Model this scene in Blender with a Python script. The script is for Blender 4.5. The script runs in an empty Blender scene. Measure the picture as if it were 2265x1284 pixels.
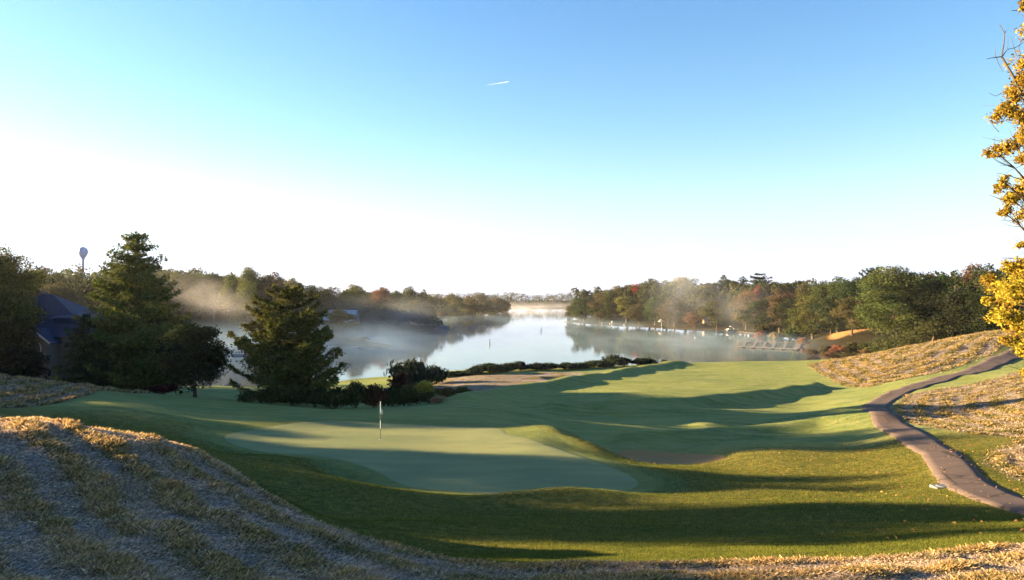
import bpy, math, random
import numpy as np
from mathutils import Vector, Matrix, noise
R = math.radians
C = bpy.context.scene.collection
scn = bpy.context.scene

# ---------------------------------------------------------------- camera
CAMZ, HZ, CX, FP = 14.0, 658.0, 1132.5, 1636.0      # lake level is z = 0
cam = bpy.data.objects.new('camera', bpy.data.cameras.new('camera')); C.objects.link(cam)
cam.data.sensor_width = 36; cam.data.lens = 26.0
cam.data.clip_start = 0.1; cam.data.clip_end = 30000
cam.location = (0, 0, CAMZ); cam.rotation_euler = (R(90.56), 0, 0)
scn.camera = cam
# ---------------------------------------------------------------- sky, sun, exposure
SUN_EL, SUN_AZ = 10.0, -76.0                          # azimuth from the view direction (+Y), negative = left
sd = Vector((math.sin(R(SUN_AZ))*math.cos(R(SUN_EL)), math.cos(R(SUN_AZ))*math.cos(R(SUN_EL)), math.sin(R(SUN_EL))))
w = bpy.data.worlds.new('World'); scn.world = w; w.use_nodes = True
nt = w.node_tree; bg = nt.nodes['Background']
sky = nt.nodes.new('ShaderNodeTexSky'); sky.sky_type = 'NISHITA'; sky.sun_disc = False
sky.sun_elevation = R(SUN_EL); sky.sun_rotation = R(SUN_AZ)
sky.altitude = 200; sky.air_density = 1.15; sky.dust_density = 0.3; sky.ozone_density = 1.9
geo = nt.nodes.new('ShaderNodeTexCoord'); sx = nt.nodes.new('ShaderNodeSeparateXYZ'); nt.links.new(geo.outputs['Generated'], sx.inputs[0])
hsv = nt.nodes.new('ShaderNodeHueSaturation'); hsv.inputs['Saturation'].default_value = 1.30; hsv.inputs['Hue'].default_value = .512; hsv.inputs['Value'].default_value = .95; nt.links.new(sky.outputs[0], hsv.inputs['Color'])
mr = nt.nodes.new('ShaderNodeMapRange'); nt.links.new(sx.outputs[2], mr.inputs[0]); mr.interpolation_type = 'SMOOTHSTEP'
mr.inputs[1].default_value = 0.0; mr.inputs[2].default_value = 0.21; mr.inputs[3].default_value = .9; mr.inputs[4].default_value = 0.0
bwn = nt.nodes.new('ShaderNodeRGBToBW'); nt.links.new(sky.outputs[0], bwn.inputs[0])
vm = nt.nodes.new('ShaderNodeVectorMath'); vm.operation = 'SCALE'; vm.inputs[0].default_value = (.60, .71, 1.0); nt.links.new(bwn.outputs[0], vm.inputs['Scale'])
sm = nt.nodes.new('ShaderNodeMix'); sm.data_type = 'RGBA'; nt.links.new(mr.outputs[0], sm.inputs[0]); nt.links.new(hsv.outputs[0], sm.inputs[6]); nt.links.new(vm.outputs[0], sm.inputs[7])
nt.links.new(sm.outputs[2], bg.inputs[0]); bg.inputs[1].default_value = 0.05
sun = bpy.data.objects.new('sun', bpy.data.lights.new('sun', 'SUN')); C.objects.link(sun)
sun.data.energy = 5.0; sun.data.angle = R(0.5); sun.data.color = (1.0, 0.70, 0.36)
sun.rotation_euler = sd.to_track_quat('Z', 'Y').to_euler()
scn.view_settings.view_transform = 'Standard'; scn.view_settings.look = 'None'
scn.view_settings.exposure = 2.95; scn.view_settings.gamma = 1.0
cy = scn.cycles
cy.max_bounces = 6; cy.diffuse_bounces = 2; cy.glossy_bounces = 2; cy.transmission_bounces = 3
cy.transparent_max_bounces = 6; cy.volume_bounces = 1
cy.use_denoising = True; cy.denoiser = 'OPENIMAGEDENOISE'
cy.use_adaptive_sampling = True; cy.adaptive_threshold = 0.02
cy.sample_clamp_indirect = 8
cy.caustics_reflective = False; cy.caustics_refractive = False

# ---------------------------------------------------------------- helpers
def P(px, py, D):                                     # a point seen at this pixel, D metres ahead
    return Vector(((px-CX)/FP*D, D, CAMZ-(py-HZ)/FP*D))
def XY(px, D): return ((px-CX)/FP*D, D)
def tag(o, label=None, cat=None, group=None, kind=None):
    if label: o['label'] = label
    if cat: o['category'] = cat
    if group: o['group'] = group
    if kind: o['kind'] = kind
    return o
def link(name, me, mat=None, parent=None, loc=None, smooth=False):
    o = bpy.data.objects.new(name, me); C.objects.link(o)
    if mat and not me.materials: me.materials.append(mat)
    if parent: o.parent = parent
    if loc is not None: o.location = loc
    if smooth: me.polygons.foreach_set('use_smooth', [True]*len(me.polygons))
    return o
def empty(name, loc, rz=0.0):
    o = bpy.data.objects.new(name, None); C.objects.link(o)
    o.location = loc; o.rotation_euler = (0, 0, rz); o.empty_display_size = 0.5
    return o
def np_mesh(name, V, F, k, attrs=None):               # F: (n,k) int array
    me = bpy.data.meshes.new(name); V = np.ascontiguousarray(V, np.float32); F = np.ascontiguousarray(F, np.int32)
    me.vertices.add(len(V)); me.vertices.foreach_set('co', V.ravel())
    me.loops.add(F.size); me.loops.foreach_set('vertex_index', F.ravel())
    me.polygons.add(len(F)); me.polygons.foreach_set('loop_start', np.arange(0, F.size, k, dtype=np.int32))
    me.polygons.foreach_set('loop_total', np.full(len(F), k, np.int32))
    for an, a in (attrs or {}).items():
        at = me.attributes.new(an, 'FLOAT', 'POINT'); at.data.foreach_set('value', np.ascontiguousarray(a, np.float32))
    me.update(calc_edges=True)
    return me
class MB:                                             # collects simple solids for one mesh
    def __init__(s): s.v = []; s.f = []
    def add(s, vs, fs):
        b = len(s.v); s.v += [tuple(v) for v in vs]; s.f += [tuple(b+i for i in f) for f in fs]; return s
    def box(s, x0, y0, z0, x1, y1, z1):
        v = [(x, y, z) for z in (z0, z1) for x, y in ((x0, y0), (x1, y0), (x1, y1), (x0, y1))]
        return s.add(v, [(0, 3, 2, 1), (4, 5, 6, 7), (0, 1, 5, 4), (1, 2, 6, 5), (2, 3, 7, 6), (3, 0, 4, 7)])
    def tube(s, pts, rad, n=7, cap=True):
        pts = [Vector(p) for p in pts]
        if not hasattr(rad, '__len__'): rad = [rad]*len(pts)
        vs = []; up = Vector((0.13, 0.31, 0.94))
        for i, p in enumerate(pts):
            d = (pts[min(i+1, len(pts)-1)]-pts[max(i-1, 0)]).normalized()
            a = d.cross(up if abs(d.dot(up)) < 0.95 else Vector((1, 0, 0))).normalized(); b = d.cross(a)
            for k in range(n):
                t = 2*math.pi*k/n; vs.append(p+(a*math.cos(t)+b*math.sin(t))*rad[i])
        fs = [(i*n+k, i*n+(k+1) % n, (i+1)*n+(k+1) % n, (i+1)*n+k) for i in range(len(pts)-1) for k in range(n)]
        if cap: fs += [tuple(range(n)), tuple(range((len(pts)-1)*n+n-1, (len(pts)-1)*n-1, -1))]
        return s.add(vs, fs)
    def lathe(s, prof, n=20, c=(0, 0, 0)):
        vs = [(c[0]+r*math.cos(2*math.pi*k/n), c[1]+r*math.sin(2*math.pi*k/n), c[2]+z) for r, z in prof for k in range(n)]
        fs = [(i*n+k, i*n+(k+1) % n, (i+1)*n+(k+1) % n, (i+1)*n+k) for i in range(len(prof)-1) for k in range(n)]
        return s.add(vs, fs)
    def build(s, name, mat, parent=None, loc=None, smooth=False):
        me = bpy.data.meshes.new(name); me.from_pydata(s.v, [], s.f); me.update()
        return link(name, me, mat, parent, loc, smooth)

# ---------------------------------------------------------------- materials
def mat(name):
    m = bpy.data.materials.new(name); m.use_nodes = True; t = m.node_tree
    return m, t, t.nodes, t.links, t.nodes['Principled BSDF']
def mix(t, fac, a, b, mode='MIX'):
    n = t.nodes.new('ShaderNodeMix'); n.data_type = 'RGBA'; n.blend_type = mode
    for sock, v in ((n.inputs[0], fac), (n.inputs[6], a), (n.inputs[7], b)):
        if hasattr(v, 'is_linked') or hasattr(v, 'links'): t.links.new(v, sock)
        elif isinstance(v, (int, float)): sock.default_value = v
        else: sock.default_value = (*v, 1) if len(v) == 3 else v
    return n.outputs[2]
def ns(t, scale, detail=4, vec=None, rough=0.55, dist=0.0):
    n = t.nodes.new('ShaderNodeTexNoise'); n.inputs['Scale'].default_value = scale; n.inputs['Detail'].default_value = detail
    n.inputs['Roughness'].default_value = rough; n.inputs['Distortion'].default_value = dist
    if vec is not None: t.links.new(vec, n.inputs['Vector'])
    return n.outputs['Fac']
def ramp(t, x, lo, hi, a=0.0, b=1.0):
    n = t.nodes.new('ShaderNodeMapRange'); n.interpolation_type = 'SMOOTHSTEP'
    t.links.new(x, n.inputs[0]); n.inputs[1].default_value = lo; n.inputs[2].default_value = hi
    n.inputs[3].default_value = a; n.inputs[4].default_value = b
    return n.outputs[0]
def mth(t, op, a, b=0.0):
    n = t.nodes.new('ShaderNodeMath'); n.operation = op
    for s, v in ((n.inputs[0], a), (n.inputs[1], b)):
        if isinstance(v, (int, float)): s.default_value = v
        else: t.links.new(v, s)
    return n.outputs[0]
def attr(t, name):
    n = t.nodes.new('ShaderNodeAttribute'); n.attribute_name = name; return n.outputs['Fac']
def objco(t, sc=(1, 1, 1), rz=0.0):
    g = t.nodes.new('ShaderNodeTexCoord'); m = t.nodes.new('ShaderNodeMapping')
    m.inputs['Scale'].default_value = sc; m.inputs['Rotation'].default_value = (0, 0, rz)
    t.links.new(g.outputs['Object'], m.inputs[0]); return m.outputs[0]
def bump(t, bs, h, strength, dist):
    n = t.nodes.new('ShaderNodeBump'); n.inputs['Strength'].default_value = strength; n.inputs['Distance'].default_value = dist
    t.links.new(h, n.inputs['Height']); t.links.new(n.outputs[0], bs.inputs['Normal']); return n
def simple(name, col, rough=0.6, metal=0.0, var=0.15, sc=3.0):
    m, t, N, L, b = mat(name)
    c = mix(t, ns(t, sc, 5, objco(t)), [x*(1-var) for x in col], [min(1, x*(1+var)) for x in col])
    L.new(c, b.inputs['Base Color']); b.inputs['Roughness'].default_value = rough; b.inputs['Metallic'].default_value = metal
    return m

# ---------------------------------------------------------------- terrain
def sdf(X, Y, poly):                                  # >0 outside the polygon
    poly = np.asarray(poly, float); n = len(poly); d2 = np.full(X.shape, 1e18); inside = np.zeros(X.shape, bool)
    for i in range(n):
        ax, ay = poly[i]; bx, by = poly[(i+1) % n]; ex, ey = bx-ax, by-ay
        wx, wy = X-ax, Y-ay; t = np.clip((wx*ex+wy*ey)/(ex*ex+ey*ey+1e-12), 0, 1)
        d2 = np.minimum(d2, (wx-t*ex)**2+(wy-t*ey)**2)
        c = ((ay > Y) != (by > Y)) & (X < (bx-ax)*(Y-ay)/(by-ay+1e-12)+ax); inside ^= c
    d = np.sqrt(d2); return np.where(inside, -d, d)
def smooth_poly(pts, it=2):
    p = np.asarray(pts, float)
    for _ in range(it):
        q = np.roll(p, -1, 0); p = np.stack([.75*p+.25*q, .25*p+.75*q], 1).reshape(-1, 2)
    return p
def sst(x, a, b):
    t = np.clip((x-a)/(b-a), 0, 1); return t*t*(3-2*t)
LAKE = smooth_poly([(69, 161), (52, 146), (25, 137), (0, 128), (-20, 117), (-42, 107), (-62, 107), (-92, 140), (-104, 185), (-90, 222), (-72, 228),
        (-55, 226), (-42, 212), (-34, 209), (-34, 216), (-44, 232), (-54, 250), (-50, 285), (-38, 318), (-29, 326), (-30, 334), (-44, 352), (-72, 400), (-90, 470),
        (-80, 560), (-50, 640), (-8, 706), (-4, 722), (-30, 780), (-60, 860), (-60, 965), (20, 985), (110, 970), (110, 800), (70, 600), (42, 470),
        (29, 425), (31, 415), (44, 398), (54, 388), (62, 350), (80, 322), (90, 312), (93, 280), (96, 255), (92, 236), (86, 218), (78, 200)], 1)
PTS = []
def A_(*a):
    for px, py, D in a: p = P(px, py, D); PTS.append((p.x, p.y, p.z))
def W_(*a): PTS.extend(a)
# foreground brow
A_((0,1284,8),(300,1284,8),(600,1284,8.3),(1130,1284,8.8),(1700,1284,8.8),(2265,1284,8.8),
   (0,1100,11),(250,1120,11),(0,932,16),(150,945,16),(300,967,15.5),(450,1003,15),(600,1090,13),(750,1172,11.5),(900,1226,10.5),
   (1000,1243,10.2),(1130,1250,10),(1400,1250,10),(1700,1242,10.2),(2000,1230,10.6),(2265,1205,11.2))
for px, l in ((0, ((25, 8.8), (32, 8.2))), (300, ((24, 8.3),)), (450, ((24, 7.7),)), (600, ((20, 7.85),)), (750, ((14, 9.35),))):
    for D, z in l: W_(((px-CX)/FP*D, D, z))
A_((0,915,38),(300,955,38),(450,988,37),(600,1060,27),(750,1150,17),(750,1082,26),(900,1215,12.3),(900,1150,19),(900,1090,27.5),
   (1130,1200,15.6),(1130,1130,25),(1500,1200,15.2),(1500,1130,23.5),(1800,1200,15),(1800,1120,22.5),(2265,1150,17.5))
# putting green and around it
A_((1130,1095,29.6),(1400,1086,30),(900,1076,31),(1130,1000,38),(1130,1050,33),(1000,970,42),(850,985,40),(700,990,39.5),(600,1005,37.5),(500,985,39),
   (700,938,47),(900,940,47),(1110,950,45.5),(600,1035,31.5),(450,965,41),(450,930,47),(300,900,48),(100,900,46))
# left brow
A_((0,836,62),(150,852,61),(330,873,60),(520,890,57),(700,911,54),(860,912,54),(1000,892,60))
W_(*[((px-CX)/FP*D, D, z) for px, D, z in ((0,75,4.6),(150,75,4.3),(330,72,4.2),(520,70,4.1),(700,68,4.0),(860,68,4.0),(700,85,2.5),(300,90,2.5),(0,95,3.4))])
# fairway beyond
A_((1130,920,54),(1130,940,49.5),(1000,925,50),(1250,900,66),(1130,890,66),(1400,920,60),(1400,970,50),(1330,1008,38),(1200,968,41.5),(1500,1030,36.5),(1620,1042,36),
   (1700,1010,38.5),(1900,1008,38.5),(2020,1050,31),(1700,1080,29),(1900,1090,28),(1580,1090,28.5),(1700,988,43.5),(1900,985,44),(1700,970,49),(1700,940,56),(1800,905,64),(1600,900,66),
   (1500,880,72),(1500,840,90),(1500,806,115),(1600,798,120),(1750,797,118),(1830,796,115),(1700,850,85),(1250,862,80),(1250,836,95),(1050,852,85),
   (1050,836,95),(1430,812,112),(1900,850,82))
W_(((1500-CX)/FP*43, 43, 4.55), ((1360-CX)/FP*43, 43, 4.6), ((1430-CX)/FP*42, 42, 4.5), ((1400-CX)/FP*46, 46, 4.75), ((1250-CX)/FP*46, 46, 4.9))
# ridge on the right, path side
A_((2000,771,106),(2100,755,103),(2230,739,98),(2000,810,90),(2150,800,88),(2000,850,74),(1910,905,57),(1960,882,65),(2100,840,75),(2265,782,92),
   (1990,960,44),(2070,1000,34.5),(2085,1040,30),(2150,1085,25.5),(2265,1120,22),(2265,830,72),(2150,862,66),(2265,895,53),(2100,920,54),(2265,950,42),
   (2150,1000,36),(2265,1000,35),(2265,1060,28))
W_(((2000-CX)/FP*128, 128, 4.8), ((2230-CX)/FP*125, 125, 7.5), (-40,10,11.6), (-40,40,8.6), (-75,62,7.2), (-80,10,11.5), (32,9,10.6), (48,30,9.2), (62,60,9), (110,60,10.5),
   (0,0,11.6), (-10,2,11.5), (12,2,11.4), (0,-25,12.4), (-45,-25,12.6), (45,-25,12), (-95,95,5), (105,110,10), (110,15,11), (-8,-5,11.8))
PTS = np.array(PTS)
def warp(x, y):                                       # nearly metric near the camera, compressed far away
    r = np.sqrt(x*x+y*y); s = 22*np.arcsinh(r/22)/np.maximum(r, 1e-6); return x*s, y*s
def tps_fit(P_, lam=0.03):
    u, v = warp(P_[:, 0], P_[:, 1]); n = len(u)
    r = np.hypot(u[:, None]-u, v[:, None]-v); K = r*r*np.log(r+1e-9); K[r == 0] = 0
    A = np.zeros((n+3, n+3)); A[:n, :n] = K+lam*np.eye(n)*20; A[:n, n] = 1; A[:n, n+1] = u; A[:n, n+2] = v; A[n:, :n] = A[:n, n:].T
    b = np.zeros(n+3); b[:n] = P_[:, 2]; return np.linalg.solve(A, b), u, v
TW, TU, TV = tps_fit(PTS)
def tps(x, y):
    u, v = warp(x, y); o = TW[-3]+TW[-2]*u+TW[-1]*v
    for k in range(len(TU)):
        r2 = (u-TU[k])**2+(v-TV[k])**2; o = o+TW[k]*0.5*r2*np.log(r2+1e-12)
    return o
class LN:                                             # lattice value noise in numpy
    def __init__(s, seed): s.g = np.random.RandomState(seed).rand(256, 256)
    def __call__(s, x, y):
        xi = np.floor(x).astype(int); yi = np.floor(y).astype(int); fx = x-xi; fy = y-yi
        fx = fx*fx*(3-2*fx); fy = fy*fy*(3-2*fy); g = s.g; a, b, c, d = xi & 255, yi & 255, (xi+1) & 255, (yi+1) & 255
        return (g[a, b]*(1-fx)+g[c, b]*fx)*(1-fy)+(g[a, d]*(1-fx)+g[c, d]*fx)*fy
n1, n2, n3 = LN(1), LN(2), LN(3)
def fore_rows(X, Y, d):                               # the mown rows slant down across the near brow, then follow its edge
    k = sst(-X, -1.5, 3.5); return (1-k)*d+k*(7.7-.62*X-.78*Y)
def swath(X, Y, d, per):                              # 1 on the standing rows, 0 on the matted frosty ones
    s = (d+1.6*fbm(n1, X/4, Y/4, 3)+.55*fbm(n3, X*1.1, Y*1.1, 3))/per
    return np.clip(.5+.8*np.cos(2*np.pi*s)+1.1*fbm(n2, X*.45, Y*.45, 3), 0, 1)
def fbm(f, x, y, o=4):
    s = 0; a = 0.5
    for _ in range(o): s = s+a*(f(x, y)-.5); x = x*2.03+7.1; y = y*2.03+3.7; a *= .5
    return s
def W2(l): return [XY(px, D) for px, D in l]
def seg_d(X, Y, pl):                                  # distance to an open polyline
    d2 = np.full(X.shape, 1e18)
    for (ax, ay), (bx, by) in zip(pl[:-1], pl[1:]):
        ex, ey = bx-ax, by-ay; t = np.clip(((X-ax)*ex+(Y-ay)*ey)/(ex*ex+ey*ey), 0, 1)
        d2 = np.minimum(d2, (X-ax-t*ex)**2+(Y-ay-t*ey)**2)
    return np.sqrt(d2)
FORE = [(-90, -60), (-90, 13), (-35, 17)]+W2([(0,17.5),(150,17.3),(300,17),(450,16.2),(600,13.6),(750,11.8),(900,10.8),(1000,10.3),(1130,10.1),(1400,10.1),(1700,10.3),(2000,10.7),(2265,11.3),(2600,12)])+[(40, 12), (90, 14), (90, -60)]
LBROW = W2([(-400,44),(0,42),(90,45),(160,50),(230,57),(330,60),(300,62),(200,90),(-500,100)])
RHILL = W2([(1835,116),(1790,104),(1830,90),(1870,82),(1920,77),(2000,80),(2100,84),(2190,91),(2235,97),(2290,104),(2600,110),(2500,140),(1900,140)])
RSIDE = W2([(2000,66),(2100,68),(2200,72),(2300,79),(2700,90),(2900,50),(2500,33),(2265,27.5),(2190,31),(2200,36),(2265,39),(2150,42),(2080,45),(2000,50),(1975,57)])
FLAT = W2([(965,80),(1040,76),(1150,84),(1300,95),(1330,100),(1250,104),(1000,100),(930,90)])
GREEN = smooth_poly(W2([(470,41.5),(560,44.5),(650,46.6),(800,47.6),(960,47),(1110,45.6),(1125,43),(1190,40.5),(1290,37),(1380,34),(1425,31.8),(1420,30.4),(1350,29.4),(1200,29.2),
        (1060,29.5),(950,30.2),(880,31.6),(830,34),(740,36.5),(640,37.6),(540,38.4)]), 2)
BUNK = smooth_poly(W2([(1290,44.5),(1400,46.6),(1500,46.4),(1580,44.8),(1615,42.8),(1590,40.6),(1500,39.6),(1400,39.9),(1330,41)]), 2)
GOLD = smooth_poly(W2([(1838,205),(1870,208),(1935,212),(1945,222),(1880,224),(1830,214)]), 2)
TEE = smooth_poly(W2([(1862,190),(1900,193),(1945,190),(1950,183),(1900,180),(1868,183)]), 2)
POT = smooth_poly(W2([(1195,93),(1240,95),(1300,96.5),(1350,98),(1330,94.5),(1260,91.5)]), 2)
PATHL = W2([(2440,16.5),(2340,19.5),(2265,22),(2180,24.8),(2130,27.8),(2098,31.5),(2068,36),(2028,41.5),(1980,47.5),(1945,53.5),(1937,59.5),(1970,66),(2040,72),(2120,78),(2200,86),(2290,96),(2380,106)])
def H(X, Y):
    X = np.asarray(X, float); Y = np.asarray(Y, float)
    sd_ = sdf(X, Y, LAKE)
    near = tps(X, Y)
    # local shapes: little mound before the green, ridge strips on the fairway, bunker lips
    def g(cx, cy, sx, sy, a, th=0.0):
        dx, dy = X-cx, Y-cy; u = dx*math.cos(th)+dy*math.sin(th); v = -dx*math.sin(th)+dy*math.cos(th)
        return a*np.exp(-(u/sx)**2-(v/sy)**2)
    near = near+g(1.8, 27.4, 3.2, 1.3, 0.60)+g(2.8, 44.2, 3.0, 1.4, .85, -0.5)+g(4.2, 40.9, 2.6, 1.0, .55, -.75)
    near = near+g(-10.5, 34.0, 2.6, 1.4, 0.35, -0.5)-g(-7.4, 32.6, 2.6, 1.0, 0.4, -0.7)
    r1 = seg_d(X, Y, W2([(1230,62),(1400,64),(1560,68),(1700,74),(1800,80)])); near = near+.8*np.exp(-(r1/1.5)**2)
    r2 = seg_d(X, Y, W2([(1390,48.5),(1500,49.5),(1650,51),(1800,52.5),(1950,51)])); near = near+.65*np.exp(-(r2/1.2)**2)
    r3 = seg_d(X, Y, W2([(1560,54.5),(1700,56.5),(1850,57.5)])); near = near+.28*np.exp(-(r3/1.1)**2)
    r4 = seg_d(X, Y, W2([(1020,64),(1150,78),(1300,92),(1430,106),(1500,112)])); near = near+.7*np.exp(-((r4)/1.7)**2)
    near = near+g(-22, 44.5, 7, 2.0, .35, -.15)+g(-14, 46.5, 5, 1.2, .25, .1)
    und = sst(Y, 45, 60)*(1-sst(Y, 110, 125)); near = near+und*0.62*fbm(n1, X/14+3, Y/4.2+9, 3)+und*.10*np.sin((Y+.12*X+2.2*fbm(n2, X/9, Y/9, 2)*2)*1.35)*np.clip(.4+1.6*fbm(n3, X/12, Y/8, 2), 0, 1)+.14*und*fbm(n2, X/6, Y/1.8, 2)
    near = near-.38*sst(-sdf(X, Y, BUNK), -.6, .9)-.4*sst(-sdf(X, Y, POT), -1, 1)
    gs = sst(sdf(X, Y, GREEN), 0, 3); near = near+.10*gs*fbm(n2, X/3.1, Y/2.3, 3)
    fr = sst(-sdf(X, Y, FORE), 0, .5); near = near+fr*(.17*fbm(n2, X*1.7, Y*1.7, 3)+.10*fbm(n3, X*.7, Y*.7, 2))
    rh = sst(-np.minimum.reduce([sdf(X, Y, q) for q in (RHILL, RSIDE, LBROW)]), 0, 1); near = near+rh*sst(seg_d(X, Y, PATHL), 1.3, 4)*(.30*fbm(n2, X*.9, Y*.9, 3)+.3*fbm(n1, X*.3, Y*.3, 2))
    capL = 11.0; capR = 7.0; side = sst(X, -60, 40)
    cap = capL*(1-side)+capR*side; cap = cap*(1-.45*sst(Y, 480, 800))
    far = cap*(1-np.exp(-np.maximum(sd_, 0)*(.18*(1-side)+.11*side)/cap))+1.2*fbm(n3, X/40, Y/40, 3)*sst(sd_, 5, 40)
    far = far + 3.2*np.exp(-((X-101)/16)**2-((Y-214)/13)**2)
    k = sst(Y, 112, 150); k = np.maximum(k, sst(np.abs(X), 95, 140)*sst(Y, 70, 110))
    k = np.where(Y < 30, 0, k)
    h = near*(1-k)+far*k
    bank = np.where(sd_ > 0, .05+.42*sd_, .25*sd_); e = 1.2
    d_ = h-bank; h = bank+d_*.5-np.sqrt(d_*d_*.25+e*e*.25)*.9 if False else np.minimum(h, bank)*1.0+0.0
    return np.maximum(h, -2.5)
def hz(x, y): return float(H(np.array([x]), np.array([y]))[0])
NU, NV = 760, 760
u = np.linspace(-5.92, 5.92, NU); gx = 8*np.sinh(u)
v = np.linspace(-2.4, 5.9, NV); gy = 18+13*np.sinh(v)
GX, GY = np.meshgrid(gx, gy); GZ = H(GX, GY)
rgh = np.minimum.reduce([sdf(GX, GY, p) for p in (FORE, LBROW, RHILL, RSIDE, FLAT)])
sfore = sdf(GX, GY, FORE); slk = sdf(GX, GY, LAKE)
spath = seg_d(GX, GY, PATHL)
ii = np.arange(NU*NV).reshape(NV, NU)
Q = np.stack([ii[:-1, :-1], ii[:-1, 1:], ii[1:, 1:], ii[1:, :-1]], -1).reshape(-1, 4)
gme = np_mesh('ground', np.stack([GX.ravel(), GY.ravel(), GZ.ravel()], 1), Q, 4,
              dict(rough_d=rgh.ravel(), green_d=sdf(GX, GY, GREEN).ravel(), lake_d=slk.ravel(), path_d=spath.ravel(), gold_d=sdf(GX, GY, GOLD).ravel(), tee_d=sdf(GX, GY, TEE).ravel(), row=swath(GX, GY, fore_rows(GX, GY, -sfore), .95).ravel()))

def rough_height(X, Y):                               # lumps of the uncut, matted grass
    return fbm(n2, X*1.9, Y*1.9, 3)
m, t, N, L, b = mat('ground_turf')
co = objco(t); rd, gd, ld, pd = (attr(t, a) for a in ('rough_d', 'green_d', 'lake_d', 'path_d'))
wob = mth(t, 'MULTIPLY', mth(t, 'SUBTRACT', ns(t, 2.2, 5, co, .7), .5), 1.8)
fine = ns(t, 26, 5, co, .7); mid = ns(t, 1.7, 5, co, .65); big = ns(t, .16, 4, co)
stretch = ns(t, 1.0, 6, objco(t, (.3, 2.6, 1)), .72)
turf = mix(t, ramp(t, big, .35, .65), (0.09318, 0.1453, 0.04707), (0.1491, 0.1892, 0.05021))
turf = mix(t, ramp(t, mid, .4, .7), turf, (0.1715, 0.1892, 0.05021))
turf = mix(t, mth(t, 'MULTIPLY', ramp(t, stretch, .42, .62), .8), turf, (0.233, 0.2448, 0.1035))      # dew
semi = mix(t, ramp(t, ns(t, 3.2, 6, co, .75), .38, .66), (0.04992, 0.06297, 0.01364), (0.208, 0.1688, 0.03275))
# longer mown grass round the green, in front of it and on the mid mound
near_g = mth(t, 'ADD', gd, wob)
spx = N.new('ShaderNodeSeparateXYZ'); L.new(objco(t), spx.inputs[0])
grain = ns(t, 1.0, 4, objco(t, (.10, 3.4, 1), .12), .7)
semi = mix(t, ramp(t, grain, .44, .60, 0, .55), semi, (.15, .14, .04))
nearY = ramp(t, mth(t, 'ADD', spx.outputs[1], mth(t, 'MULTIPLY', mth(t, 'SUBTRACT', mid, .5), 4)), 40, 47, 1, 0)
turf = mix(t, mth(t, 'MULTIPLY', nearY, ramp(t, near_g, .4, 1.0)), turf, semi)
collar = mix(t, ramp(t, mid, .3, .7), (0.1098, 0.1431, 0.04912), (0.1581, 0.1789, 0.05731))
turf = mix(t, ramp(t, near_g, 1.5, 2.2, 1, 0), turf, collar)
straw = mix(t, ramp(t, ns(t, 2.3, 6, objco(t, (.6, 1.7, 1), .6), .75), .38, .62), (0.06336, 0.06688, 0.02112), (0.2394, 0.169, 0.08096))
frost = mix(t, ramp(t, ns(t, 13, 6, objco(t, (.7, 1.6, 1)), .85), .38, .60), (.05, .045, .03), (.36, .31, .30))
fl = ns(t, .85, 6, objco(t, (.45, 1.9, 1), .66), .72, .6)
straw = mix(t, ramp(t, mth(t, 'SUBTRACT', mth(t, 'ADD', fl, .16), mth(t, 'MULTIPLY', attr(t, 'row'), .16)), .50, .66), straw, frost)
straw = mix(t, ramp(t, fine, .62, .8, 0, .55), straw, (0.02816, 0.02464, 0.01056))
col = mix(t, ramp(t, mth(t, 'ADD', rd, mth(t, 'MULTIPLY', wob, .8)), -.5, .6), straw, turf)
wood = mix(t, ramp(t, mid, .35, .7), (.022, .024, .009), (.05, .034, .018))       # far banks: autumn grass, leaf litter
col = mix(t, ramp(t, mth(t, 'ADD', spx.outputs[1], 0), 122, 138), col, wood)
col = mix(t, ramp(t, mth(t, 'ADD', attr(t, 'gold_d'), wob), -1, 1, 1, 0), col, (.38, .20, .08)); col = mix(t, ramp(t, mth(t, 'ADD', attr(t, 'tee_d'), wob), -1, 1, 1, 0), col, (.07, .12, .04))
col = mix(t, ramp(t, mth(t, 'ADD', ld, mth(t, 'MULTIPLY', wob, .6)), .5, 2.0, 1, 0), col, (.075, .048, .034))
L.new(col, b.inputs['Base Color']); b.inputs['Roughness'].default_value = .85
b.inputs['Specular IOR Level'].default_value = .04
b.inputs['Sheen Weight'].default_value = 0; b.inputs['Sheen Roughness'].default_value = .5; b.inputs['Sheen Tint'].default_value = (.85, .95, .8, 1)
hgt = mth(t, 'ADD', mth(t, 'MULTIPLY', fine, ramp(t, rd, -.2, .4, .6, .42)), mth(t, 'MULTIPLY', ns(t, 3.4, 6, co, .7), ramp(t, rd, -.2, .5, 1.6, .75)))
bump(t, b, hgt, .8, .16)
MAT_GROUND = m
ground = tag(link('ground', gme, MAT_GROUND, smooth=True), 'rolling golf course ground with fairway, frosted rough and lake banks', 'ground', kind='structure')

# drape sheets on the ground
def drape_disc(name, poly, mt, off, nr=14):
    poly = np.asarray(poly); c = poly.mean(0); n = len(poly); vs = [c]
    for k in range(1, nr+1): vs += list(c+(poly-c)*(k/nr))
    vs = np.array(vs); z = H(vs[:, 0], vs[:, 1])+off; z[-n:] -= off*2.2
    f = [(0, 1+i, 1+(i+1) % n) for i in range(n)]
    for k in range(nr-1): f += [(1+k*n+i, 1+(k+1)*n+i, 1+(k+1)*n+(i+1) % n, 1+k*n+(i+1) % n) for i in range(n)]
    me = bpy.data.meshes.new(name); me.from_pydata(np.c_[vs, z].tolist(), [], f); me.update()
    return link(name, me, mt, smooth=True)
m, t, N, L, b = mat('green_turf'); co = objco(t)
c_ = mix(t, ramp(t, ns(t, .35, 4, objco(t, (.5, 1.6, 1))), .35, .65), (0.15, 0.18, 0.084), (0.204, 0.222, 0.0984))
c_ = mix(t, ramp(t, ns(t, 14, 5, co, .7), .45, .75, 0, .35), c_, (0.108, 0.12, 0.048))
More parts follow.
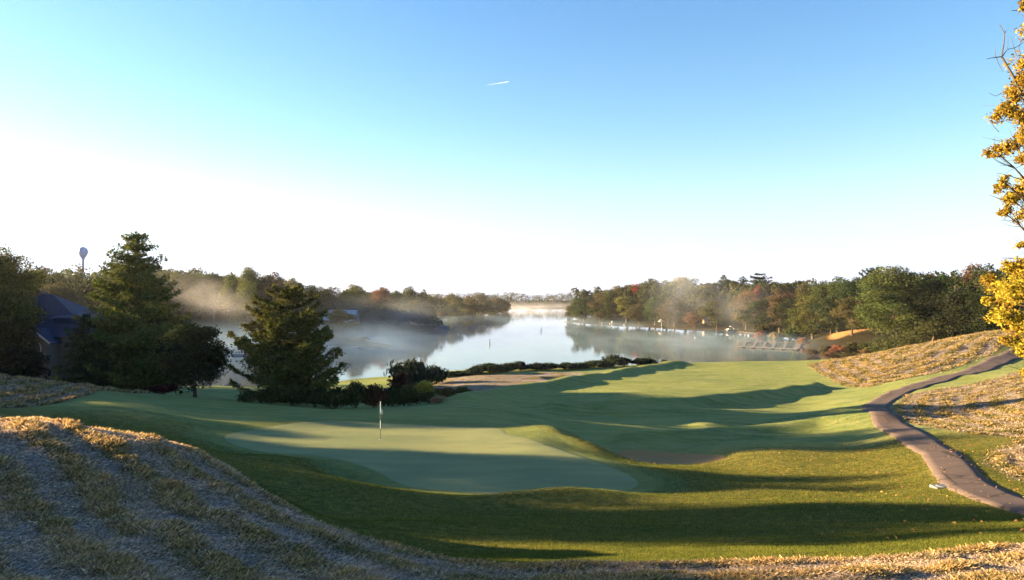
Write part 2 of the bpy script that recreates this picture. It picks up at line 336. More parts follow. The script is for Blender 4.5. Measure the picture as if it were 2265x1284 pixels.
L.new(c_, b.inputs['Base Color']); b.inputs['Roughness'].default_value = .8; b.inputs['Specular IOR Level'].default_value = .06
b.inputs['Sheen Weight'].default_value = 0; bump(t, b, mth(t, 'ADD', ns(t, 45, 4, co, .7), mth(t, 'MULTIPLY', ns(t, 1.2, 6, objco(t, (.5, 1.5, 1)), .65), 3.0)), .7, .025)
green = tag(drape_disc('putting_green', GREEN, m, .025, 24), 'smooth kidney-shaped putting green, pale with dew, with the flagstick in it', 'putting green', kind='structure')
m, t, N, L, b = mat('bunker_sand'); co = objco(t)
L.new(mix(t, ns(t, 5, 6, co, .7), (.26, .145, .060), (.34, .20, .09)), b.inputs['Base Color']); b.inputs['Roughness'].default_value = .95; b.inputs['Specular IOR Level'].default_value = .05
bump(t, b, ns(t, 9, 5, co), .6, .05)
SAND = m
tag(drape_disc('bunker_sand', BUNK, SAND, .03), 'brown sand bunker sunk behind the grassy ridge beside the green', 'bunker', kind='structure')
tag(drape_disc('bunker_sand', POT, SAND, .03), 'small brown sand bunker far off beyond the dark fairway edge', 'bunker', kind='structure')
# cart path
def catmull(pl, n=10):
    p = [np.array(q) for q in pl]; out = []
    for i in range(len(p)-1):
        a = p[max(i-1, 0)]; b_ = p[i]; c = p[i+1]; d = p[min(i+2, len(p)-1)]
        for k in range(n):
            s = k/n; out.append(.5*((2*b_)+(c-a)*s+(2*a-5*b_+4*c-d)*s*s+(3*b_-a-3*c+d)*s**3))
    out.append(p[-1]); return np.array(out)
PC = catmull(PATHL, 26); tg = np.gradient(PC, axis=0); tg /= np.linalg.norm(tg, axis=1)[:, None]; nm = np.stack([-tg[:, 1], tg[:, 0]], 1)
PW = .92; offs = np.array([-1.0, -.97, -.6, -.2, .2, .6, .97, 1.0])*PW
vs = (PC[:, None]+nm[:, None]*offs[None, :, None]*(.88+.2*sst(PC[:, 1], 30, 52)+.35*sst(PC[:, 1], 66, 90))[:, None, None]); er = np.random.RandomState(9); vs[:, [0, 1]] += nm[:, None]*(.03*er.randn(len(PC), 1, 1)); vs[:, [-1, -2]] += nm[:, None]*(.03*er.randn(len(PC), 1, 1))
zz = H(vs[..., 0], vs[..., 1]); zc = zz.mean(1, keepdims=True)
zz = np.maximum(zz, .6*zz+.4*zc)+.05; zz[:, 0] -= .10; zz[:, -1] -= .10
V = np.concatenate([vs, zz[..., None]], -1).reshape(-1, 3); k = len(offs); i2 = np.arange(len(PC)*k).reshape(-1, k)
Q = np.stack([i2[:-1, :-1], i2[:-1, 1:], i2[1:, 1:], i2[1:, :-1]], -1).reshape(-1, 4)
m, t, N, L, b = mat('path_asphalt'); co = objco(t)
c_ = mix(t, ns(t, 1.1, 6, co, .7), (.065, .050, .047), (.11, .085, .078))
c_ = mix(t, ramp(t, ns(t, 60, 3, co, .8), .5, .75, 0, .5), c_, (.14, .115, .10))
c_ = mix(t, ramp(t, ns(t, .5, 5, co, .8, 1.2), .60, .68, 0, .5), c_, (0.033, 0.0264, 0.0231))
vo = N.new('ShaderNodeTexVoronoi'); vo.feature = 'DISTANCE_TO_EDGE'; vo.inputs['Scale'].default_value = .55; L.new(objco(t), vo.inputs['Vector'])
c_ = mix(t, ramp(t, vo.outputs['Distance'], 0, .03, .75, 0), c_, (.02, .016, .014))
L.new(c_, b.inputs['Base Color']); b.inputs['Roughness'].default_value = .88; b.inputs['Specular IOR Level'].default_value = .1; bump(t, b, ns(t, 70, 3, co), .4, .012)
tag(link('path', np_mesh('path', V, Q, 4), m, smooth=True), 'winding asphalt cart path curving down the right side', 'path', kind='structure')
# lake
m, t, N, L, b = mat('lake_water')
b.inputs['Base Color'].default_value = (.012, .022, .026, 1); b.inputs['Roughness'].default_value = .03; b.inputs['IOR'].default_value = 1.333
b.inputs['Specular IOR Level'].default_value = .8
wv = mth(t, 'ADD', ns(t, .35, 4, objco(t, (.6, 1, 1))), mth(t, 'MULTIPLY', ns(t, 2.2, 3, objco(t)), .25)); bump(t, b, wv, .25, .03)
me = bpy.data.meshes.new('water'); me.from_pydata([(-140, 95, 0), (150, 95, 0), (150, 1000, 0), (-140, 1000, 0)], [], [(0, 1, 2, 3)]); me.update()
tag(link('water', me, m), 'still lake reflecting the pale sky under morning mist', 'lake', kind='structure')

# ---------------------------------------------------------------- grass blades
def blades(name, label, poly, n, size, per, seed, yr, xr, lean=.5, fk=.62, bright=0.0, edge=.1):
    rs = np.random.RandomState(seed)
    # sample densely close to the camera
    yy = np.exp(rs.uniform(np.log(yr[0]), np.log(yr[1]), n*3)); xx = rs.uniform(xr[0], xr[1], n*3)*yy
    d = -sdf(xx, yy, poly); keep = d > (edge*rs.rand(n*3)**2-.05-edge*.25*(rs.rand(n*3) < .3))
    xx, yy, d = xx[keep][:n], yy[keep][:n], d[keep][:n]
    s = swath(xx, yy, fore_rows(xx, yy, d) if poly is FORE else d, per); pat = fbm(n2, xx*1.1, yy*1.1, 3)+.5
    pat2 = fbm(n3, xx*3.1, yy*3.1, 3)+.5; pr = np.clip(.72+.15*s+.8*(pat-.5)+.9*(pat2-.5), .22, 1); keep = rs.rand(len(xx)) < pr
    xx, yy, s, pat, pat2 = xx[keep], yy[keep], s[keep], pat[keep], pat2[keep]; n = len(xx)
    zz = H(xx, yy)-.015
    sc = (yy/10)**.55 if yr[1] < 25 else 1.0
    ht = size*sc*(.45+.9*rs.rand(n))*(.50+.65*s)*(.3+.8*pat+.7*pat2); wd = size*.105*sc*(.6+.8*rs.rand(n)) if yr[1] < 25 else size*.17*(.6+.8*rs.rand(n))
    az = rs.uniform(0, 2*np.pi, n); az = np.where(rs.rand(n) < .6, -.5+.9*rs.randn(n), az)
    ln = size*sc*(.35+.8*rs.rand(n))+ht*lean*.4; dx, dy = np.cos(az), np.sin(az); pa = rs.uniform(0, 2*np.pi, n); px_, py_ = np.cos(pa)*wd, np.sin(pa)*wd
    V = np.empty((n, 4, 3)); V[:, 0] = np.stack([xx-px_, yy-py_, zz], 1); V[:, 1] = np.stack([xx+px_, yy+py_, zz], 1)
    mx, my, mz = xx+dx*ln*.35, yy+dy*ln*.35, zz+ht*.65
    V[:, 2] = np.stack([mx+px_*.7, my+py_*.7, mz], 1); V[:, 3] = np.stack([xx+dx*ln, yy+dy*ln, zz+ht*.95], 1)
    F = np.arange(n*4).reshape(n, 4)
    tone = np.clip(.5+bright+1.1*(pat-.5)+.5*(fbm(n1, xx*.6, yy*.6, 2))+.28*rs.randn(n)+.15*(s-.5), 0, 1)
    fr = np.clip(fk-.75*(s-.35)-1.3*(pat2-.5)+.28*rs.randn(n), 0, 1)
    val = .45+1.15*rs.rand(n)**1.5
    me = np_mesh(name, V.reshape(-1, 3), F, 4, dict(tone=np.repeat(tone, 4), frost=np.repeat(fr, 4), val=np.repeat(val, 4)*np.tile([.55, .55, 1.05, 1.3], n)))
    return tag(link(name, me, BLADE), label, 'grass', kind='stuff')
m, t, N, L, b = mat('grass_blade')
c_ = mix(t, ramp(t, attr(t, 'tone'), .15, .5), (.08, .085, .028), (.25, .20, .075))
c_ = mix(t, ramp(t, attr(t, 'tone'), .5, .85), c_, (.36, .24, .105))
c_ = mix(t, mth(t, 'MULTIPLY', attr(t, 'frost'), .8), c_, (.52, .41, .35))
vmul = N.new('ShaderNodeHueSaturation'); L.new(c_, vmul.inputs['Color']); L.new(attr(t, 'val'), vmul.inputs['Value']); c_ = vmul.outputs[0]
tr = N.new('ShaderNodeBsdfTranslucent'); df = N.new('ShaderNodeBsdfDiffuse'); ms = N.new('ShaderNodeMixShader'); ms.inputs[0].default_value = .35
L.new(c_, tr.inputs[0]); L.new(c_, df.inputs[0]); L.new(df.outputs[0], ms.inputs[1]); L.new(tr.outputs[0], ms.inputs[2])
L.new(ms.outputs[0], N['Material Output'].inputs[0]); N.remove(b)
BLADE = m
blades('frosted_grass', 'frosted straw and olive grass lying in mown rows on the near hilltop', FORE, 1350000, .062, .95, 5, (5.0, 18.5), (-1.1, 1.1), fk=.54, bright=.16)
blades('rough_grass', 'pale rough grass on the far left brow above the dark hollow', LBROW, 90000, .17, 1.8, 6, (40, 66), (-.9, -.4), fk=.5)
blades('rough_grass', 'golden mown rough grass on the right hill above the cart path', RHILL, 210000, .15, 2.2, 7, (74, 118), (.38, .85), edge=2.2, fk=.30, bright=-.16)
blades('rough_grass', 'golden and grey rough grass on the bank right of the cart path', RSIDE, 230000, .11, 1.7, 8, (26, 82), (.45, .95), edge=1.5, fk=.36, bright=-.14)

m, t, N, L, b = mat('mown_blade')
c_ = mix(t, attr(t, 'tone'), (.040, .070, .014), (.17, .175, .035)); vmul = N.new('ShaderNodeHueSaturation'); L.new(c_, vmul.inputs['Color']); L.new(attr(t, 'val'), vmul.inputs['Value']); c_ = vmul.outputs[0]
tr = N.new('ShaderNodeBsdfTranslucent'); df = N.new('ShaderNodeBsdfDiffuse'); ms = N.new('ShaderNodeMixShader'); ms.inputs[0].default_value = .4
L.new(c_, tr.inputs[0]); L.new(c_, df.inputs[0]); L.new(df.outputs[0], ms.inputs[1]); L.new(tr.outputs[0], ms.inputs[2]); L.new(ms.outputs[0], N['Material Output'].inputs[0]); N.remove(b)
rs = np.random.RandomState(31); n = 620000; gy_ = np.exp(rs.uniform(np.log(9.5), np.log(46), n)); gx_ = rs.uniform(-.62, .74, n)*gy_
ok = (sdf(gx_, gy_, FORE) > -.1*rs.rand(n)) & (sdf(gx_, gy_, GREEN) > .5+.5*rs.rand(n)) & (sdf(gx_, gy_, BUNK) > .05) & (seg_d(gx_, gy_, PATHL) > .93+.12*rs.rand(n)) & (sdf(gx_, gy_, RSIDE) > 0) & (rs.rand(n) < 1-sst(gy_, 36, 46)) & (sdf(gx_, gy_, LBROW) > 0)
gx_, gy_ = gx_[ok], gy_[ok]; n = len(gx_); gz_ = H(gx_, gy_)-.006; pt = fbm(n2, gx_*1.4, gy_*1.4, 3)+.5; pl_ = fbm(n3, gx_*.25, gy_*.25, 2)
hh_ = (.022+.035*rs.rand(n))*(.5+1.1*pt)*(gy_/18)**.5; ww = .006*(gy_/18)**.6*(.7+.6*rs.rand(n)); az = rs.uniform(0, 6.283, n); a2 = rs.uniform(0, 6.283, n)
Vb = np.empty((n, 3, 3)); Vb[:, 0] = np.stack([gx_-np.cos(a2)*ww, gy_-np.sin(a2)*ww, gz_], 1); Vb[:, 1] = np.stack([gx_+np.cos(a2)*ww, gy_+np.sin(a2)*ww, gz_], 1)
Vb[:, 2] = np.stack([gx_+np.cos(az)*hh_*.6, gy_+np.sin(az)*hh_*.6, gz_+hh_], 1)
tone = np.clip(.42+.9*(pt-.5)+.5*pl_+.22*rs.randn(n), 0, 1); va = .55+.9*rs.rand(n)
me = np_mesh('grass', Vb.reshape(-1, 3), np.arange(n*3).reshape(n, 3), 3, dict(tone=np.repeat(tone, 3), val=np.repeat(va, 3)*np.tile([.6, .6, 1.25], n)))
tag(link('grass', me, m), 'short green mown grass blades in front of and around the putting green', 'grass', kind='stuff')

# ---------------------------------------------------------------- foliage
def leaf_mat(name, trans=.35, var=.45, gloss=.0):
    m, t, N, L, b = mat(name)
    oi = N.new('ShaderNodeObjectInfo')
    hs = N.new('ShaderNodeHueSaturation'); L.new(oi.outputs['Color'], hs.inputs['Color'])
    L.new(ramp(t, attr(t, 'tone'), 0, 1, 1-var, 1+var*1.2), hs.inputs['Value'])
    L.new(ramp(t, attr(t, 'clump'), 0, 1, .525, .475), hs.inputs['Hue'])
    tr = N.new('ShaderNodeBsdfTranslucent'); df = N.new('ShaderNodeBsdfDiffuse'); ms = N.new('ShaderNodeMixShader'); ms.inputs[0].default_value = trans
    L.new(hs.outputs[0], tr.inputs[0]); L.new(hs.outputs[0], df.inputs[0]); L.new(df.outputs[0], ms.inputs[1]); L.new(tr.outputs[0], ms.inputs[2])
    L.new(ms.outputs[0], N['Material Output'].inputs[0]); N.remove(b)
    return m
LEAF = leaf_mat('leaves'); NEEDLE = leaf_mat('needles', .2, .4)
BARK = simple('bark', (.075, .055, .04), .9, 0, .45, 6.0)
def unit(v): return v/np.maximum(np.linalg.norm(v, axis=1), 1e-9)[:, None]
def leaf_cards(Cn, size, out, rs, asp=.62, flat=1.0):
    n = len(Cn); nn = unit(out*flat+rs.randn(n, 3)*.75); a = unit(np.cross(nn, rs.randn(n, 3))); b = np.cross(nn, a)
    s = np.asarray(size).reshape(-1, 1)*np.ones((n, 1)); lift = nn*s*.25
    return np.stack([Cn-a*s, Cn-b*s*asp+lift, Cn+a*s, Cn+b*s*asp+lift], 1).reshape(-1, 3)
def crown_mesh(name, V, tone, clump):
    n = len(V)//4; F = np.arange(n*4).reshape(n, 4)
    return np_mesh(name, V, F, 4, dict(tone=np.repeat(tone, 4), clump=np.repeat(clump, 4)))
def lobes_to_cards(lob, n, size, rs, asp=.62, shell=.5, under=.55):
    lob = np.asarray(lob); w_ = lob[:, 3]**2; pk = rs.choice(len(lob), n, p=w_/w_.sum()); d = unit(rs.randn(n, 3))
    flip = (d[:, 2] < -.2) & (rs.rand(n) < under); d[flip, 2] *= -1
    rr = (shell+(1-shell)*rs.rand(n)**.6)*(1+.16*rs.randn(n))
    sc = lob[pk, 3:4]*np.array([1, 1, .82]); Cn = lob[pk, :3]+d*rr[:, None]*sc
    V = leaf_cards(Cn, size*(.6+.8*rs.rand(n)), d, rs, asp)
    lt = rs.rand(len(lob))[pk]
    return crown_mesh('crown', V, np.clip(.5+.3*(lt-.5)+.22*rs.randn(n), 0, 1), np.clip(lt+.15*rs.randn(n), 0, 1))
def broadleaf(seed, n=3000, size=.022, wide=.36, zc=.52, zr=.47, nl=30, lr=(.085, .15), pointy=0.0, trunk_r=.018):
    rs = np.random.RandomState(seed); lob = []
    for i in range(nl):
        d = rs.randn(3); d /= np.linalg.norm(d); k = rs.uniform(.35, .86)
        z = zc+zr*k*d[2]; taper = 1-pointy*max(0, (z-zc)/zr); r = rs.uniform(*lr)*(1-.25*pointy)
        lob.append((wide*k*d[0]*taper, wide*k*d[1]*taper, min(z, 1-r*.8), r))
    lob += [(rs.uniform(-.14, .14), rs.uniform(-.14, .14), rs.uniform(.76, .88), rs.uniform(.09, .13)) for _ in range(7)]; lob.append((0, 0, zc+zr*.1, .16)); lob.append((rs.uniform(-.06, .06), 0, .93, .075))
    cm = lobes_to_cards(lob, n, size, rs)
    mb = MB(); top = zc+zr*.3
    mb.tube([(0, 0, -.04), (0, 0, .1), (.008, .01, zc*.6), (0, .0, top)], [trunk_r*1.5, trunk_r, trunk_r*.75, trunk_r*.25], 8)
    for l in sorted(lob, key=lambda q: -q[3])[:12]:
        h0 = rs.uniform(.18, .5)*1.0; mb.tube([(0, 0, h0), (l[0]*.45, l[1]*.45, h0+(l[2]-h0)*.6), (l[0], l[1], l[2])], [trunk_r*.5, trunk_r*.3, trunk_r*.1], 5)
    tm = bpy.data.meshes.new('trunk'); tm.from_pydata(mb.v, [], mb.f); tm.update(); tm.materials.append(BARK); cm.materials.append(LEAF)
    return tm, cm
def conifer(seed, n=4000, size=.014, wide=.24, z0=.1, levels=26, curve=.1, droop=.15, gap=0.0, power=.85, clumpy=0.0, trunk_r=.014, top=1.0, bend=0.0):
    rs = np.random.RandomState(seed); mb = MB(); mb.tube([(0, 0, -.04), (.004, 0, .3), (0, .003, .7), (0, 0, top)], [trunk_r*1.3, trunk_r, trunk_r*.55, .001], 8)
    Cs = []; O = []; CL = []
    br = []
    for i in range(levels):
        h = z0+(1-z0)*((i+rs.uniform(-.3, .3))/levels); f = max(0.02, 1-(h-z0)/(1-z0))
        nb = rs.randint(5, 8)
        for k in range(nb):
            az = rs.uniform(0, 2*np.pi); Ln = wide*(f**power)*rs.uniform(.62, 1.12)+.012
            if rs.rand() < gap: continue
            br.append((h, az, Ln, rs.rand()))
    tot = sum(q[2]**1.3 for q in br)
    for h, az, Ln, cl in br:
        m_ = max(3, int(n*(Ln**1.3)/tot)); s = rs.rand(m_)**.65
        if clumpy: s = np.round(s*3+rs.randn(m_)*clumpy*.5)/3; s = np.clip(s+.10*rs.randn(m_), .08, 1.05)
        x = s*Ln; z = h-droop*x+curve*x*x/max(Ln, .02); sp = Ln*.20*(1.15-s*.7)
        side = rs.randn(m_)*sp; zz = z+rs.randn(m_)*.010-abs(side)*.15
        Cs.append(np.stack([x*np.cos(az)-side*np.sin(az), x*np.sin(az)+side*np.cos(az), zz], 1))
        o = np.stack([np.full(m_, .25*np.cos(az)), np.full(m_, .25*np.sin(az)), np.full(m_, .9)], 1); O.append(o); CL.append(np.full(m_, cl))
        if Ln > .05: mb.tube([(0, 0, h), (Ln*.5*np.cos(az), Ln*.5*np.sin(az), h-droop*Ln*.5+curve*Ln*.25), (Ln*.95*np.cos(az), Ln*.95*np.sin(az), h-droop*Ln*.95+curve*Ln*.9)], [trunk_r*.28, trunk_r*.15, .0006], 4, False)
    Cs = np.concatenate(Cs); O = np.concatenate(O); CL = np.concatenate(CL); n = len(Cs)
    V = leaf_cards(Cs, size*(.6+.8*rs.rand(n)), O, rs, .5, .7)
    cm = crown_mesh('crown', V, np.clip(.5+.3*(CL-.5)+.22*rs.randn(n), 0, 1), np.clip(CL+.1*rs.randn(n), 0, 1)); cm.materials.append(NEEDLE)
    tm = bpy.data.meshes.new('trunk'); tm.from_pydata(mb.v, [], mb.f); tm.update(); tm.materials.append(BARK)
    return tm, cm
def shrub_mesh(seed, n=2500, size=.05, spiky=0.0):
    rs = np.random.RandomState(seed); lob = []
    for i in range(16):
        a = rs.uniform(0, 6.28); r = rs.uniform(0, .36); lob.append((r*math.cos(a), r*math.sin(a), rs.uniform(.25, .72)*(1-r*.8), rs.uniform(.14, .25)))
    cm = lobes_to_cards(lob, n, size, rs, .45 if spiky else .6); mb = MB()
    if spiky:
        co_ = np.empty(len(cm.vertices)*3, np.float32); cm.vertices.foreach_get('co', co_); co_ = co_.reshape(-1, 4, 3); c = co_.mean(1, keepdims=True)
        up = (np.abs(rs.randn(len(co_), 1, 1))*spiky); co_ = c+(co_-c)*np.array([1, 1, 1+1.5*spiky]); co_[..., 2:] += up*.12; cm.vertices.foreach_set('co', co_.ravel())
    for l in lob[:9]: mb.tube([(0, 0, -.08), (l[0]*.4, l[1]*.4, l[2]*.5), (l[0], l[1], l[2])], [.014, .01, .004], 4)
    tm = bpy.data.meshes.new('stems'); tm.from_pydata(mb.v, [], mb.f); tm.update(); tm.materials.append(BARK); cm.materials.append(LEAF)
    return tm, cm
KIT = {}
def kit(k, f, *a, **kw): KIT[k] = f(*a, **kw)
for i in range(5): kit('d%d' % i, broadleaf, 10+i, 9000, .0135, wide=.37+.03*(i % 3), nl=34+3*i)
for i in range(3): kit('o%d' % i, broadleaf, 30+i, 7000, .0125, wide=.26, zc=.52, zr=.48, nl=34, lr=(.07, .11), pointy=.5)
for i in range(3): kit('D%d' % i, broadleaf, 40+i, 30000, .0075, wide=.36, zc=.57, zr=.44, nl=60, lr=(.07, .12))
kit('s0', conifer, 50, 6500, .013, wide=.2, levels=30, power=.6); kit('s1', conifer, 51, 6500, .013, wide=.25, levels=26, power=.75)
kit('p0', conifer, 52, 6000, .014, wide=.26, z0=.35, levels=13, curve=.25, droop=-.05, power=.45)
kit('p1', conifer, 53, 4500, .016, wide=.25, z0=.45, levels=8, curve=.5, droop=-.1, power=.3, gap=.2, clumpy=.5)
for i in range(4): kit('b%d' % i, shrub_mesh, 60+i, 3000, .034)
for i in range(3): kit('r%d' % i, shrub_mesh, 70+i, 3500, .036, 1.1)
def plant(name, key, x, y, h, wd, col, label, cat, group=None, rz=None, z=None, unitw=None, parts=('trunk', 'crown')):
    tm, cm = KIT[key]; z = hz(x, y) if z is None else z
    e = empty(name, (x, y, z-.05), random.random()*6.28 if rz is None else rz); tag(e, label, cat, group)
    uw = unitw or {'d': .82, 'o': .58, 'D': .86, 's': .46, 'p': .52, 'b': 1.05, 'r': 1.05}[key[0]]
    s = wd/uw; e.scale = (s, s, h)
    a = bpy.data.objects.new(parts[0], tm); c = bpy.data.objects.new(parts[1], cm)
    for q in (a, c): C.objects.link(q); q.parent = e
    c.color = (*col, 1); return e
random.seed(4)
GG, DG, OL, YG, BR, RU, RD = (.044, .062, .024), (.027, .042, .018), (.070, .080, .030), (.13, .12, .036), (.074, .068, .034), (.105, .066, .034), (.26, .035, .035)
TREES = [  # px, top py, distance, width px, kind, colour, label
 # right shore, back row
 (1266,672,432,38,'d0',OL,'small olive tree at the very tip of the right lake point'),
 (1292,656,434,56,'d1',GG,'round green tree just behind the tip of the right lake point'),
 (1327,648,428,50,'d2',BR,'reddish brown tree on the point left of the dark twin-topped trees'),
 (1352,640,425,44,'d3',OL,'olive tree rising behind the thin open lawn of the far right point'),
 (1367,631,432,40,'d4',BR,'dark brown domed tree left of the red maple'),
 (1388,629,436,38,'o0',BR,'narrow brown tree touching the red maple on its left'),
 (1408,627,426,40,'d0',RD,'bright red maple, the only strongly red treetop on the right shore'),
 (1437,615,420,60,'d1',GG,'tall greyish green tree right of the red maple'),
 (1474,619,414,64,'d2',GG,'broad green tree in the plume of mist above the white umbrella'),
 (1516,612,404,78,'d3',YG,'tall pale rounded tree in the thickest mist plume, its top above its neighbours'),
 (1562,632,384,62,'d4',DG,'dark round tree in the dip right of the tall pale misty tree'),
 (1601,608,372,52,'s0',DG,'rounded dense spruce, first of the three tall conifers on the right shore'),
 (1643,611,370,52,'s1',DG,'middle pointed spruce of the three tall conifers on the right shore'),
 (1681,604,358,62,'p0',DG,'tall pine with flat layered branches standing highest of the three conifers'),
 (1714,622,352,54,'d0',DG,'dark green tree on the right flank of the layered pine'),
 (1746,632,335,50,'d1',GG,'green tree at the low saddle right of the layered pine'),
 (1778,628,300,70,'d2',OL,'olive broad tree above the left end of the long dock'),
 (1817,621,268,62,'d3',GG,'green tree with knobbly top midway between dock and airy pine'),
 (1852,611,250,60,'o1',GG,'upright green tree two places left of the airy pine'),
 (1886,611,228,58,'d4',DG,'dark green tree just left of the airy pine'),
 (1938,594,205,56,'p1',DG,'airy dark pine with sky showing through its open top'),
 (1988,586,152,178,'D0',OL,'largest olive tree on the right, with its pale trunk showing above the hill'),
 (2046,602,156,96,'d1',(.017,.024,.012),'dark tree joined to the right side of the largest olive tree'),  # shade of the forest edge darkened into the leaf colour
 (2082,598,166,70,'d2',DG,'dark green crown in the forest edge right of the pale trunk'),
 (2113,595,160,60,'s1',DG,'bluish green conifer top left of the rust coloured crown'),
 (2150,583,150,80,'d3',RU,'rust brown treetop over the black shaded forest edge'),
 (2190,581,142,86,'d4',DG,'dark crown between the rust treetop and the golden tree'),
 (2236,578,136,90,'d0',DG,'dark forest tree half hidden behind the golden tree branches'),
 (2290,572,132,100,'d1',GG,'forest tree hidden behind the golden tree at the frame edge'),
 # right shore, front row
 (1283,684,424,34,'b0',OL,'low olive tree overhanging the white covered boat'),
 (1333,668,408,46,'d2',GG,'mid green tree right behind the thin lawn of the point'),
 (1386,655,400,46,'o1',YG,'yellow green tree below and left of the red maple'),
 (1414,672,394,50,'d4',BR,'orange brown tree behind the moored boats'),
 (1449,656,392,58,'d0',GG,'green tree behind the left end of the beach'),
 (1492,662,382,58,'d1',BR,'brownish green tree directly behind the white umbrella'),
 (1537,688,350,46,'d2',RU,'small orange brown tree standing on the beach bank'),
 (1586,664,334,62,'d3',OL,'olive tree with yellow left side behind the little beach shed'),
 (1650,641,332,58,'d4',RU,'rusty crown below the middle of the three conifers'),
 (1676,631,338,34,'d0',(.17,.06,.045),'small reddish crown right under the layered pine'),
 (1684,658,312,84,'d1',DG,'wide dark shaded tree behind the white pontoon boat'),
 (1724,640,292,56,'o2',BR,'tall olive brown tree at the right edge of the dark shaded hollow'),
 (1746,662,272,56,'d3',DG,'dark tree between the brown tree and the big olive one'),
 (1797,652,238,84,'d4',OL,'big olive tree close above the shore end of the long dock'),
 (1764,690,244,56,'b1',GG,'low green tree over the small rowing boat'),
 (1838,650,222,74,'d2',GG,'green tree behind the reddish bank shrubs'),
 (1884,656,207,72,'d0',OL,'olive tree with thin trunks standing on the golden slope'),
 (2062,638,146,104,'d1',(.017,.024,.012),'shaded tree low on the forest edge right of the pale trunk'),  # these four: near-black leaf colour carries the forest edge shade
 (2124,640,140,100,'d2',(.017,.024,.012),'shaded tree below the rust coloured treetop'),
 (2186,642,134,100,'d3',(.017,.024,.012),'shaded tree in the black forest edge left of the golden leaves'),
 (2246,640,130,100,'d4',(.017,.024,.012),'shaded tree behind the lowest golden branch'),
 # left, background
 (88,586,250,66,'d0',BR,'brownish treetop left of the water tower'),
 (134,594,262,60,'d4',OL,'olive treetop just left of the water tower'),
 (132,622,176,100,'D1',BR,'round golden brown tree above the blue house roof'),
 (168,600,260,62,'d1',OL,'olive treetop directly under the water tower'),
 (214,600,250,60,'d2',GG,'green treetop between water tower and the tall conifer'),
 (190,640,160,70,'b2',OL,'low yellowish green tree right of the blue roof ridge'),
 (402,597,262,58,'d3',GG,'grey green treetop just right of the tall conifer'),
 (441,602,266,58,'d4',GG,'flat topped green tree above the left mist streak'),
 (474,601,262,50,'o0',GG,'narrow green tree left of the tall ragged background tree'),
 (516,600,232,56,'d0',OL,'light olive tree on the left flank of the tall ragged tree'),
 (552,588,226,88,'D2',OL,'tall ragged background tree, highest one left of the pine'),
 (606,599,230,84,'d2',BR,'brown green tree behind the top of the near pine'),
 (652,613,262,50,'d1',BR,'mauve brown tree in the mist right of the pine top'),
 (694,630,305,56,'d3',GG,'low green tree above the small white shed'),
 (728,633,312,50,'d4',BR,'brown tree behind the gap between the white house and shed'),
 (784,628,306,76,'d0',OL,'domed tree with golden left side right above the white house'),
 (842,634,335,52,'d1',RU,'reddish domed tree rising from brown mist on the left shore'),
 (876,642,342,34,'o1',GG,'short green tree between the reddish dome and the square topped tree'),
 (906,632,330,36,'o2',GG,'square topped green tree on the left shore skyline'),
 (938,639,340,36,'s1',DG,'little spiky conifer on the left shore skyline'),
 (880,668,316,80,'d2',BR,'brown tree veiled by mist above the peninsula shore'),
 (926,664,322,64,'d3',BR,'rounded tree at the end of the near left peninsula, above the moored boat'),
 (838,672,300,64,'d4',GG,'dull green tree in mist between white house and peninsula'),
 (757,694,246,66,'d1',BR,'brown tree on two bare trunks standing on the misty spit'),
 (752,682,268,50,'d2',YG,'yellow tree directly below the white house'),
 (968,653,440,54,'d0',BR,'hazy brown tree right of the little spiky conifer'),
 (1004,650,470,54,'d1',BR,'hazy mauve tree over the far bay shoreline'),
 (1036,655,520,46,'d2',BR,'hazy low tree left of the highest far peninsula dome'),
 (1068,650,600,56,'d3',BR,'highest hazy dome on the far left peninsula'),
 (1098,656,650,44,'d4',BR,'hazy tree second from the tip of the far left peninsula'),
 (1119,664,690,26,'d0',BR,'last hazy tree at the tip of the far left peninsula'),
]
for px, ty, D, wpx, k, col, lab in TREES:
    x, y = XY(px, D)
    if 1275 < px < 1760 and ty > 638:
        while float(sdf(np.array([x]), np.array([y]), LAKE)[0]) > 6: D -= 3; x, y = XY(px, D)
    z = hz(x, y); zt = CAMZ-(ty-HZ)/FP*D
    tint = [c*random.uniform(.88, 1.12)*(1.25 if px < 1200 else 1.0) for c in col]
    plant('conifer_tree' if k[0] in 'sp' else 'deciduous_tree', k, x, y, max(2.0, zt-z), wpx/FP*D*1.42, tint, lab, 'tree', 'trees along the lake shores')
# woods behind as one mass, seen between the front trees
def wood(name, label, spots, seed, nleaf=900, size=.03):
    rs = np.random.RandomState(seed); Vs = []; T = []; CLs = []
    for (x, y, h, wd) in spots:
        z = hz(x, y); lob = [(x+rs.uniform(-.3, .3)*wd, y+rs.uniform(-.3, .3)*wd, z+h*rs.uniform(.08, .86), rs.uniform(.2, .32)*wd) for _ in range(12)]
        lob = np.array(lob); pk = rs.randint(0, 12, nleaf); d = unit(rs.randn(nleaf, 3)); d[:, 2] = np.where(d[:, 2] < -.2, -d[:, 2], d[:, 2])
        Cn = lob[pk, :3]+d*(.5+.5*rs.rand(nleaf, 1)**.6)*lob[pk, 3:4]; Vs.append(leaf_cards(Cn, h*size*(.6+.8*rs.rand(nleaf)), d, rs)); q = rs.rand()
        T.append(np.clip(.5+.2*rs.randn(nleaf), 0, 1)); CLs.append(np.clip(q+.2*rs.randn(nleaf), 0, 1))
    me = crown_mesh(name, np.concatenate(Vs), np.concatenate(T), np.concatenate(CLs)); o = link(name, me, LEAF); o.color = (.046, .054, .022, 1)
    return tag(o, label, 'woods', kind='stuff')
sp = []; rr = random.Random(8)
